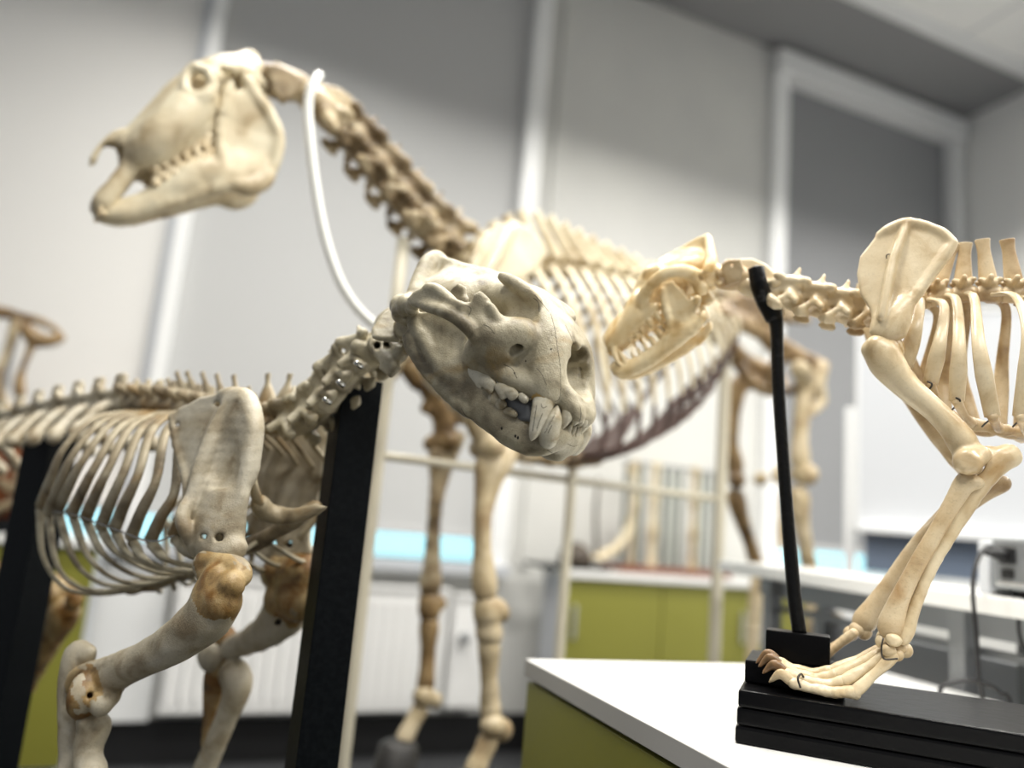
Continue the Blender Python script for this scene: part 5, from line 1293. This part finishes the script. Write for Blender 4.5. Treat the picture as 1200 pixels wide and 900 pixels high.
    # cheek teeth: tall ribbed blocks in two rows
    for i in range(6):
        t = i/5
        for g in (1, -1):
            for (par, dy, nm) in ((o, 0, 1), (md, 8, -1)):
                px = 184+(243-184)*t; py = 197+(170-197)*t+dy; l = Hp(px, py, .038+.012*t)
                if g < 0: l = mirH(l)
                s = SDF(.0022); s.cap(l+np.array((0, 0, .016*nm)), l+np.array((.004*nm, 0, -.004*nm)), .0085, .0080, k=.003); s.ell(l+np.array((-.0, g*.009, .004*nm)), (.0025, .004, .012), k=.002, mode='s')
                sculpt('cheek_tooth', s, M_['dog_light'], par, HB, .0004, 120)
    for i in range(3):
        for g in (1, -1):
            for (par, a, b_) in ((o, (118, 243), (116, 252)), (md, (121, 250), (116, 246))):
                l0 = Hp(*a, .005+.008*i); l1 = Hp(*b_, .004+.007*i)
                if g < 0: l0, l1 = mirH(l0), mirH(l1)
                s = SDF(.002); s.cap(l0, l1, .0055, .0045, k=.002); sculpt('incisor_tooth', s, M_['dog_light'], par, HB)
horse_skull()
def horse_neck():
    m = M_['horse_neck']
    s = SDF(.0035)      # atlas
    hpath(s, [(308, 92, 0, .028), (330, 98, 0, .030), (352, 103, 0, .026)], k=.01)
    for g in (1, -1):
        s.plate([Hp(309, 78, g*.040), Hp(322, 73, g*.056), Hp(345, 84, g*.062), Hp(356, 95, g*.058), Hp(350, 110, g*.058), Hp(332, 122, g*.052), Hp(316, 108, g*.042)], .007, k=.012, nrmv=(0, 1, 0))
    s.cap(Hp(300, 88, 0), Hp(365, 106, 0), .013, k=.006, mode='s')
    sculpt('vertebra', s, m, horse, HB, .0008, 50)
    s = SDF(.0035)      # axis with its long keel
    hpath(s, [(360, 112, 0, .024), (378, 128, 0, .026), (396, 146, 0, .028)], k=.01)
    s.plate([Hp(364, 104, 0), Hp(370, 97, 0), Hp(396, 103, 0), Hp(412, 114, 0), Hp(414, 128, 0), Hp(400, 134, 0), Hp(380, 124, 0)], .010, k=.014, nrmv=(0, 1, 0))
    for g in (1, -1):
        s.path([Hp(380, 132, g*.02), Hp(392, 150, g*.045)], [.014, .009], k=.01, n=4); s.ell(Hp(405, 133, g*.030), (.020, .014, .012), k=.01)
    sculpt('vertebra', s, M_['horse'], horse, HB, .0008, 50)
    cv = spine_pts(HB, [(398, 145), (428, 180), (462, 222), (497, 263), (530, 292)], 5)
    for i, (c, d, L) in enumerate(cv):
        up = np.cross(HB.A[1], d); up = up if up[2] > 0 else -up
        vertebra(horse, m if i % 2 else M_['horse_neck'], 'cervical', c, d, up, L*1.14, .098+.005*i, None)
    sp = [(530, 292), (556, 312), (600, 318), (660, 318), (720, 330), (780, 343), (835, 356)]
    tv = spine_pts(HB, sp, 18)
    tx = [541, 551, 563, 577, 593, 610, 627, 643, 659, 675, 691, 708, 725, 742, 759, 777, 795, 813]
    ty = [296, 281, 268, 257, 249, 244, 246, 252, 260, 268, 276, 284, 292, 300, 308, 316, 323, 330]
    for i, (c, d, L) in enumerate(tv):
        tip = HB.wp(tx[i], ty[i]+3, 0)
        vertebra(horse, M_['horse_pale'], 'thoracic', c, d, (0, 0, 1), L*1.0, .07, (tip, .0205, .0165))
    lv = spine_pts(HB, [(835, 356), (870, 352), (905, 350)], 6)
    for i, (c, d, L) in enumerate(lv):
        vertebra(horse, M_['horse_neck'], 'lumbar', c, d, (0, 0, 1), L*1.0, .08, None)
    # metal pins of the neck mounting
    for a in ((372, 92), (505, 232)): q = HB.wp(a[0], a[1], 0); tobj('screw', [q, q+np.array((0, 0, -.05))], .006, M_['screw'], horse, seg=10)
horse_neck()
def horse_chest():
    m = M_['horse']
    bot = [(560, 470), (590, 505), (620, 525), (652, 533), (680, 530), (702, 524), (722, 524), (742, 520), (760, 512), (778, 503), (793, 494), (806, 484), (818, 472), (829, 458), (838, 442), (845, 428), (851, 414), (856, 402)]
    top = [(552, 320), (575, 322), (598, 322), (620, 320), (640, 319), (658, 320), (675, 322), (692, 325), (709, 328), (726, 331), (742, 335), (758, 339), (774, 342), (789, 345), (803, 348), (816, 351), (828, 354), (838, 356)]
    for i in range(18):
        f_ = i/17; bul = .09+.10*math.sin(min(1, f_*1.6)*1.57)-.05*f_**3
        a, b_ = top[i], bot[i]
        for g in (1, -1):
            if g > 0: pts = [(a[0]-2, a[1]+2, .02), (a[0]+8+6*f_, a[1]-2, .05), (a[0]*.72+b_[0]*.28+26*(1-.4*f_), a[1]*.76+b_[1]*.24-4, bul*.86), (a[0]*.42+b_[0]*.58+30*(1-.4*f_), a[1]*.42+b_[1]*.58, bul), (a[0]*.16+b_[0]*.84+20*(1-.5*f_), a[1]*.20+b_[1]*.80, bul*.92)]
            loc = [Hp(*p) for p in pts]
            if g < 0: loc = [mirH(l) for l in loc]
            w = .0125-.0042*f_
            tobj('rib', [HB.w(l) for l in loc], [w*.8, w*1.05, w*1.1, w*.9, w*.62], M_['horse_pale'] if g > 0 else m, horse, seg=10, n=26, side=HB.A[0], flat=.5)
    st = [(548, 468), (575, 500), (605, 524), (640, 537), (672, 540), (700, 536)]
    for i in range(5):
        s = SDF(.004); a, b_ = st[i], st[i+1]
        hpath(s, [(a[0], a[1], 0, .020), ((a[0]+b_[0])/2, (a[1]+b_[1])/2, 0, .014), (b_[0], b_[1], 0, .019)], k=.008); sculpt('sternebra', s, M_['horse_brown'], horse, HB, .001, 40)
    # dark red costal cartilages sweeping forward along the belly
    M_['cart'] = mat('dark dried cartilage', (.10, .055, .045), .5, noise=(30, (.05, .03, .025), .35, .65))
    for i in range(5, 18):
        b_ = bot[i]; f_ = i/17; bul = .09+.10*math.sin(min(1, f_*1.6)*1.57)-.05*f_**3
        for g in (1, -1):
            e = (712-(17-i)*3.5, 527+(i-5)*.7) if i > 8 else (660+(i-5)*12, 538)
            a = top[i]; pts = [(a[0]*.16+b_[0]*.84+20*(1-.5*f_), a[1]*.20+b_[1]*.80, bul*.92), (b_[0]+2, b_[1]+2, bul*.78), (b_[0]*.66+e[0]*.34-8, b_[1]*.62+e[1]*.38+8, bul*.50), (b_[0]*.35+e[0]*.65-6, b_[1]*.25+e[1]*.75+5, bul*.28), (e[0], e[1], .012)]
            loc = [Hp(*p) for p in pts]
            if g < 0: loc = [mirH(l) for l in loc]
            tobj('costal_cartilage', [HB.w(l) for l in loc], [.0062, .0066, .006, .0055, .005], M_['cart'], horse, seg=8, n=16)
    for i in range(5):
        b_ = bot[i]; f_ = i/17; bul = .09+.10*math.sin(min(1, f_*1.6)*1.57)
        for g in (1, -1):
            a = top[i]; loc = [Hp(a[0]*.16+b_[0]*.84+20*(1-.5*f_), a[1]*.20+b_[1]*.80, bul*.92), Hp(b_[0]-8, b_[1]+4, bul*.5), Hp(*st[min(i+1, 5)], .012)]
            if g < 0: loc = [mirH(l) for l in loc]
            tobj('costal_cartilage', [HB.w(l) for l in loc], [.009, .007, .006], m, horse, seg=8, n=10)
horse_chest()
def horse_limbs():
    pale = M_['horse_pale']; tan = M_['horse']; br = M_['horse_brown']
    out = [(560, 282), (578, 266), (600, 258), (622, 268), (640, 290), (632, 312), (612, 330), (588, 356), (562, 384), (536, 412), (520, 428), (502, 432), (494, 420), (504, 402), (520, 374), (538, 340), (552, 306)]
    for g in (1, -1):
        s = SDF(.005)
        def c(a, b_, y):
            l = Hp(a, b_, y); l[1] *= g; return l
        lat = lambda b_: .10+.05*(b_-260)/170
        s.plate([c(a, b_, lat(b_)) for a, b_ in out], .008, k=.016)
        s.path([c(545, 398, .142), c(520, 415, .147), c(508, 424, .148)], [.020, .028, .032], k=.02, n=6, flat=(LAT, .65))
        for t in np.linspace(0, 1, 45):
            px = 600+(530-600)*t; py = 268+(390-268)*t; s.cap(c(px, py, lat(py)), c(px, py, lat(py)+.01+.028*math.sin(t*3.0)), .008, .007, k=.01)
        sculpt('scapula', s, pale, horse, HB, .001, 30)
    def limb(g, off, tone, hum, rad, ulna, carp, can, fet, pas):
        """g +1 near side"""
        Y = .155*g
        for nm, segs, m in (('humerus', hum, tone), ('radius', rad, tan if g > 0 else M_['horse_neck']), ('ulna', ulna, tan), ('carpal_bone', carp, tan if g > 0 else br), ('cannon_bone', can, tan if g > 0 else br), ('fetlock', fet, tan), ('pastern', pas, tan)):
            s = SDF(.004)
            for q in segs: hpath(s, [(a, b_, Y+dy, r*.78) for a, b_, dy, r in q], k=.010)
            sculpt(nm, s, m, horse, HB, .001, 40)
    def hoof(px, py, Y):
        t = HB.wp(px, py, Y); zb_ = ZH; f = HB.A[0]
        q = [t+np.array((0, 0, .010)), t, t*.5+np.array((t[0], t[1], zb_+.002))*.5+f*.012, np.array((t[0], t[1], zb_+.002))+f*.022, np.array((t[0], t[1], zb_))+f*.022]
        V, Fc = tube(q, [.036, .047, .054, .060, .058], seg=22, n=5, side=f, flat=.92); wobj('hoof', V, Fc, M_['hoof'], horse)
    M_['hoof'] = mat('black horn hoof', (.012, .011, .010), .5, noise=(30, (.022, .02, .018), .35, .65))
    # leg seen at px 505 (far) and px 572 (near)
    limb(-1, 0, br,
         [[(488, 425, 0, .042), (496, 440, 0, .036), (508, 465, 0, .028), (520, 495, 0, .030), (522, 512, 0, .034)], [(478, 430, .02, .028), (492, 450, .02, .024)], [(505, 520, -.03, .026), (530, 518, .03, .026)], [(500, 478, 0, .02), (548, 492, 0, .016), (562, 476, 0, .018)]],
         [[(515, 535, 0, .036), (513, 560, 0, .023), (508, 620, 0, .019), (506, 665, 0, .024), (504, 690, 0, .031)]],
         [[(537, 512, 0, .022), (528, 530, 0, .022), (520, 560, 0, .014), (512, 600, 0, .008)]],
         [[(504, 702, 0, .030), (503, 718, 0, .029)], [(512, 706, 0, .018), (517, 708, 0, .013)]],
         [[(503, 730, 0, .028), (502, 755, 0, .019), (500, 785, 0, .019), (499, 806, 0, .024)]],
         [[(497, 816, -.012, .026), (497, 816, .012, .026)], [(511, 818, 0, .015), (509, 824, 0, .013)]],
         [[(493, 830, 0, .022), (482, 850, 0, .018), (472, 868, 0, .022)], [(468, 876, 0, .021), (462, 890, 0, .020)]]); hoof(468, 874, -.155)
    limb(1, 0, tan,
         [[(512, 436, 0, .042), (528, 452, 0, .036), (548, 478, 0, .028), (566, 505, 0, .030), (572, 516, 0, .034)], [(560, 525, -.03, .026), (580, 524, .03, .028)]],
         [[(574, 540, 0, .036), (568, 565, 0, .024), (565, 620, 0, .0205), (566, 660, 0, .024), (568, 694, 0, .032)]],
         [[(598, 528, 0, .024), (588, 545, 0, .024), (577, 575, 0, .014), (570, 610, 0, .008)]],
         [[(570, 708, 0, .031), (571, 725, 0, .030)], [(582, 712, 0, .022), (588, 720, 0, .017)], [(572, 738, 0, .029), (574, 746, 0, .027)]],
         [[(573, 752, 0, .028), (573, 780, 0, .0195), (574, 815, 0, .0195), (575, 838, 0, .024)]],
         [[(577, 850, -.013, .027), (577, 850, .013, .027)], [(590, 852, 0, .018), (589, 860, 0, .015)]],
         [[(573, 866, 0, .023), (564, 886, 0, .019), (556, 902, 0, .023)], [(552, 912, 0, .022), (548, 926, 0, .021)]]); hoof(551, 912, .155)
    # pelvis
    s = SDF(.005)
    for g in (1, -1):
        def c(a, b_, y):
            l = Hp(a, b_, .0 if y == 0 else abs(y)); l[1] *= g; return l
        s.plate([c(842, 352, .10), c(870, 343, .12), (c(905, 350, .10)), c(908, 378, .07), c(900, 386, .06), c(872, 378, .09), c(846, 378, .12)], .010, k=.02)
        s.path([c(846, 366, .13), c(862, 376, .10), c(895, 392, .075), c(915, 408, .085), c(940, 420, .09), c(962, 430, .085)], [.018, .02, .019, .028, .02, .026], k=.02, n=16)
        s.path([c(915, 415, .085), c(905, 450, .03), c(925, 458, .02), (c(955, 440, .06))], [.018, .014, .014, .014], k=.015, n=12)
        s.ell(c(918, 412, .115), .018, k=.006, mode='s')
    hpath(s, [(880, 356, 0, .028), (915, 362, 0, .022), (945, 375, 0, .014)], k=.02)
    sculpt('pelvis', s, br, horse, HB, .001, 40)
    def hind(g, Y, tone, P1, P2, P3, P4):
        for nm, segs, m in (('femur', P1, tone), ('kneecap', P2, tan), ('tibia', P3, tone), ('hind_shank', P4, tan)):
            s = SDF(.0045)
            for q in segs: hpath(s, [(a, b_, Y+dy, r*.84) for a, b_, dy, r in q], k=.012)
            sculpt(nm, s, m, horse, HB, .001, 40)
    hind(-1, -.12, br,
         [[(885, 445, .02, .030), (866, 452, 0, .034), (860, 480, 0, .024), (857, 520, 0, .024), (862, 548, 0, .032)], [(862, 562, -.02, .028), (864, 562, .03, .028)], [(884, 440, 0, .028), (905, 455, .0, .018), (918, 456, 0, .016)]],
         [[(890, 562, 0, .020), (894, 560, 0, .018)]],
         [[(862, 582, 0, .034), (868, 605, 0, .025), (878, 635, 0, .020), (888, 665, 0, .026)]],
         [[(892, 672, 0, .028), (886, 700, 0, .024), (882, 760, 0, .02), (880, 800, 0, .024)], [(902, 668, 0, .018), (892, 690, 0, .016)], [(878, 815, 0, .022), (868, 850, 0, .022)]]); hoof(864, 862, -.12)
    hind(1, .12, tan,
         [[(936, 432, .02, .030), (944, 446, 0, .030), (940, 480, 0, .024), (937, 520, 0, .024), (938, 540, 0, .030)], [(962, 430, 0, .026), (958, 450, 0, .022), (962, 470, 0, .018), (948, 485, 0, .014)], [(936, 555, -.02, .030), (948, 556, .03, .032)]],
         [[(914, 552, 0, .02), (912, 560, 0, .018)]],
         [[(936, 580, 0, .034), (938, 605, 0, .025), (944, 640, 0, .020), (950, 675, 0, .026)], [(918, 575, .02, .012), (914, 640, .02, .009)]],
         [[(955, 684, 0, .028), (952, 720, 0, .024), (950, 780, 0, .02), (948, 815, 0, .024)], [(966, 680, 0, .018), (958, 700, 0, .016)], [(946, 830, 0, .022), (938, 862, 0, .022)]]); hoof(933, 874, .12)
horse_limbs()
# ---------- support frame of the horse ----------
hs = empty('support_frame', np.array((*HB.w((-.25, 0, 0))[:2], 0)), 'cream painted pole frame with crossbar holding up the horse skeleton', 'stand')
BX('platform', (-1.40, -.27, 0), (.30, .27, ZH-.001), Frame((HB.o[0], HB.o[1], 0), *HB.A), M_['black_wood'], hs, .006)
def pole(a, b_, d0, r, ext):
    p = P(a[0], a[1], d0); q = np.array((p[0], p[1], ZH-.035)); return tobj('pole', [q, q*.66+p*.34, q*.33+p*.67, p], r, M_['pole'], hs, seg=14, n=8)
pole((473, 280), 0, proj(HB.wp(473, 280, 0))[2], .0145, 0)
pole((852, 372), 0, proj(HB.wp(852, 372, .0))[2], .017, 0)
pole((672, 535), 0, proj(HB.wp(672, 535, -.0))[2], .0125, 0)
ba = P(440, 533, proj(HB.wp(460, 533, .0))[2]); bb = P(843, 585, proj(HB.wp(848, 585, 0))[2])
tobj('crossbar', [ba, ba*.66+bb*.34, ba*.33+bb*.67, bb], .0095, M_['pole'], hs, seg=12, n=8)
# white plastic tube hanging in a loop from the neck
dn = proj(HB.wp(365, 110, 0))[2]
tp_ = [P(374, 88, dn-.05), P(366, 100, dn-.08), P(361, 122, dn-.09), P(363, 160, dn-.10), P(370, 220, dn-.11), P(383, 285, dn-.12), (P(404, 340, dn-.12)), P(436, 378, dn-.10), P(475, 398, dn-.06), P(520, 392, dn-.0), P(548, 360, dn+.06), P(556, 330, dn+.12)]
tb = tobj('plastic_tube', tp_, .0095, M_['tube'], None, seg=12, n=70); tag(tb, 'white plastic tube hanging in a loop from the neck of the horse skeleton', 'tube')
# ---------- small displays on the cabinets ----------
# limb bone display on the centre cabinet
def Wp(px, py, y): return W.wp(px, py, y)
yb_ = YC-.16
zc = ZC
def zat(px, py, y): return W.pix(px, py, y)
r = empty('limb_bone_display', np.array((*W.w((W.pix(770, 660, yb_)[0], yb_, 0))[:2], zc)), 'row of upright limb bones on a red-brown board on the centre cabinet', 'display')
x0 = W.pix(722, 655, yb_)[0]; x1 = W.pix(838, 655, yb_)[0]; ztop = W.pix(770, 545, yb_)[2]
BX('board', (x0+.03, yb_-.09, zc), (x1-.03, yb_+.09, zc+.03), W, M_['redwood'], r, .004)
tobj('top_rod', [W.w((x0, yb_, ztop)), W.w((x1, yb_, ztop))], .006, M_['steel'], r, seg=8)
M_['slab'] = mat('dark grey green slab', (.13, .15, .13), .4)
cols = [(734, .010, 'slab'), (742, .014, 'horse'), (752, .013, 'slab'), (766, .020, 'horse_pale'), (779, .012, 'slab'), (789, .013, 'glass'), (799, .012, 'slab'), (813, .019, 'horse'), (825, .013, 'glass'), (834, .011, 'slab')]
for (px, r_, mm) in cols:
    xx = W.pix(px, 600, yb_)[0]; b0 = np.array((xx, yb_, zc+.03)); t0 = np.array((xx, yb_, ztop)); s = SDF(.005)
    if mm.startswith('horse'):
        n_ = 3
        for i in range(n_):
            a = b0+(t0-b0)*(i/n_); c = b0+(t0-b0)*((i+1)/n_); a[2] += .004; c[2] -= .004
            s.path([a, (a*3+c)/4, (a+c)/2, (a+c*3)/4, c], [r_*1.25, r_*.85, r_*.75, r_*.85, r_*1.2], k=.006, n=9)
        sculpt('limb_bone', s, M_[mm], r, W, .002, 30)
    else:
        BX('upright', (xx-r_, yb_-.02, zc+.03), (xx+r_, yb_-.012, ztop-.006), W, M_[mm], r, .002)
# domed brown shell on a black board
yb2 = YC-.14; cx = W.pix(674, 655, yb2)[0]
r = empty('turtle_shell', W.w((cx, yb2, zc)), 'dark brown domed shell on a black board at the left end of the centre cabinet', 'shell')
BX('board', (W.pix(626, 655, yb2)[0], yb2-.10, zc), (W.pix(702, 655, yb2)[0], yb2+.10, zc+.015), W, M_['black_wood'], r, .003)
s = SDF(.005); s.ell((cx, yb2, zc+.03), (.075, .085, .085), k=.01); s.rbox((cx, yb2, zc-.06), (.2, .2, .076), k=.004, mode='s')
for i in range(5): s.path([(cx-.07+.035*i, yb2+.1, zc+.0), (cx-.05+.025*i, yb2, zc+.14)], [.003, .003], k=.004, mode='s', n=3)
sculpt('dome', s, M_['shell'], r, W, .001, 40)
# curved horn standing beside it
yb3 = YC-.12
hp_ = [(703, 652), (722, 642), (736, 622), (743, 596), (744, 570), (739, 548)]
s = SDF(.004); s.path([W.pix(a, b_, yb3) for a, b_ in hp_], [.020, .021, .018, .016, .014, .016], k=.006, n=18)
r = empty('curved_bone', W.w((W.pix(703, 655, yb3)[0], yb3, zc)), 'pale curved bone between the domed shell and the upright limb bones', 'bone')
s.ell(W.pix(700, 654, yb3)+np.array((0, 0, .0)), (.035, .03, .014), k=.01)
sculpt('bone_shaft', s, M_['horse_pale'], r, W, .001, 40)
tobj('stand_rod', [W.wp(699, 650, yb3-.02), W.wp(698, 600, yb3-.02), W.wp(702, 560, yb3-.02)], [.009, .010, .006], M_['shell'], r, seg=8, n=6)
# single bone lying on the modesty panel rail under the white table
bq = T.pix(972, 712, -sg*.228)
bq[2] = .828
s = SDF(.003); s.path([bq+np.array((.04, 0, 0)), bq, bq-np.array((.035, 0, 0))], [.0145, .010, .0145], k=.008, n=6); s.ell(bq+np.array((.04, .006, .004)), .012, k=.006)
o = sculpt('loose_bone', s, M_['horse_brown'], None, T, .001, 50); tag(o, 'small brown bone resting on the grey panel under the white table', 'bone')
# ---------- left cabinet: orange display case and a small mounted skeleton ----------
yl = YL-.16
cx0 = W.pix(47, 560, yl)[0]; ztc = W.pix(30, 508, yl)[2]
r = empty('display_case', W.w((cx0+.22, yl, ZL)), 'open orange-brown wooden case holding pale bones, at the left edge on the green cabinet', 'case')
BX('back_board', (cx0, yl-.14, ZL), (cx0+.45, yl-.12, ztc), W, M_['orange'], r, .002)
BX('bottom_board', (cx0, yl-.12, ZL), (cx0+.45, yl+.12, ZL+.035), W, M_['black_wood'], r, .002)
BX('side_board', (cx0, yl-.12, ZL+.035), (cx0+.015, yl+.12, ztc), W, M_['orange'], r, .002)
BX('side_board', (cx0+.435, yl-.12, ZL+.035), (cx0+.45, yl+.12, ztc), W, M_['orange'], r, .002)
BX('frame_edge', (cx0-.006, yl+.105, ZL+.035), (cx0+.002, yl+.125, ztc), W, M_['frame'], r, .001)
for i, (a, b_, c, d) in enumerate((((-4, 598), (12, 590), (30, 575), (40, 560)), ((2, 565), (10, 575), (20, 566), (24, 548)), ((28, 550), (36, 536), (42, 545), (34, 560)))):
    s = SDF(.004); s.path([W.pix(*q, yl-.03) for q in (a, b_, c, d)], [.016, .012, .012, .017], k=.006, n=12); sculpt('bone', s, M_['horse'], r, W, .002, 40)
ys = YL-.06
r = empty('small_mounted_skeleton', np.array((*W.wp(10, 500, ys)[:2], ZL)), 'small brown mounted skeleton with grey rod above the orange case at the left edge', 'skeleton')
m = M_['horse_brown']
def wl(px, py, y): return W.pix(px, py, ys+y)
s = SDF(.005); s.path([wl(-30, 362, 0), wl(0, 366, 0), (wl(22, 370, 0)), wl(45, 376, 0), wl(62, 384, 0), wl(74, 396, 0)], [.018, .02, .014, .012, .010, .006], k=.006, n=16)
s.path([wl(22, 372, 0), wl(32, 388, 0), wl(40, 396, 0), wl(55, 400, 0), wl(70, 397, 0)], [.010, .020, .024, .018, .014], k=.01, n=12)
s.path([wl(40, 396, .0), wl(33, 415, .0), wl(26, 432, .0), wl(22, 450, 0), wl(24, 466, 0)], [.014, .009, .008, .016, .016], k=.008, n=12)
sculpt('pelvis_and_spine', s, m, r, W, .002, 30)
for yo in (.05, -.05):
    s = SDF(.005); s.path([wl(18, 378, yo), wl(10, 408, yo), wl(-2, 440, yo), wl(2, 470, yo), wl(14, 500, yo)], [.016, .011, .010, .014, .010], k=.008, n=12); sculpt('leg', s, M_['horse_neck'], r, W, .002, 30)
a = W.wp(22, 378, ys); b_ = W.wp(4, 460, ys); tobj('rod', [a, b_, np.array((b_[0], b_[1], ZL+.01))], .009, M_['steel'], r, seg=8, n=8)
s = SDF(.006); q = W.l(np.array((b_[0], b_[1], ZL+.012))); s.rbox(q, (.10, .08, .012), k=.002); sculpt('base', s, M_['black_wood'], r, W)
for i in range(4):
    s = SDF(.005); s.path([wl(-20+i*9, 470, .0), wl(-12+i*9, 490, .05), wl(-10+i*10, 512, .06)], [.008, .012, .012], k=.006, n=8); sculpt('rib', s, M_['horse'], r, W, .002, 30)
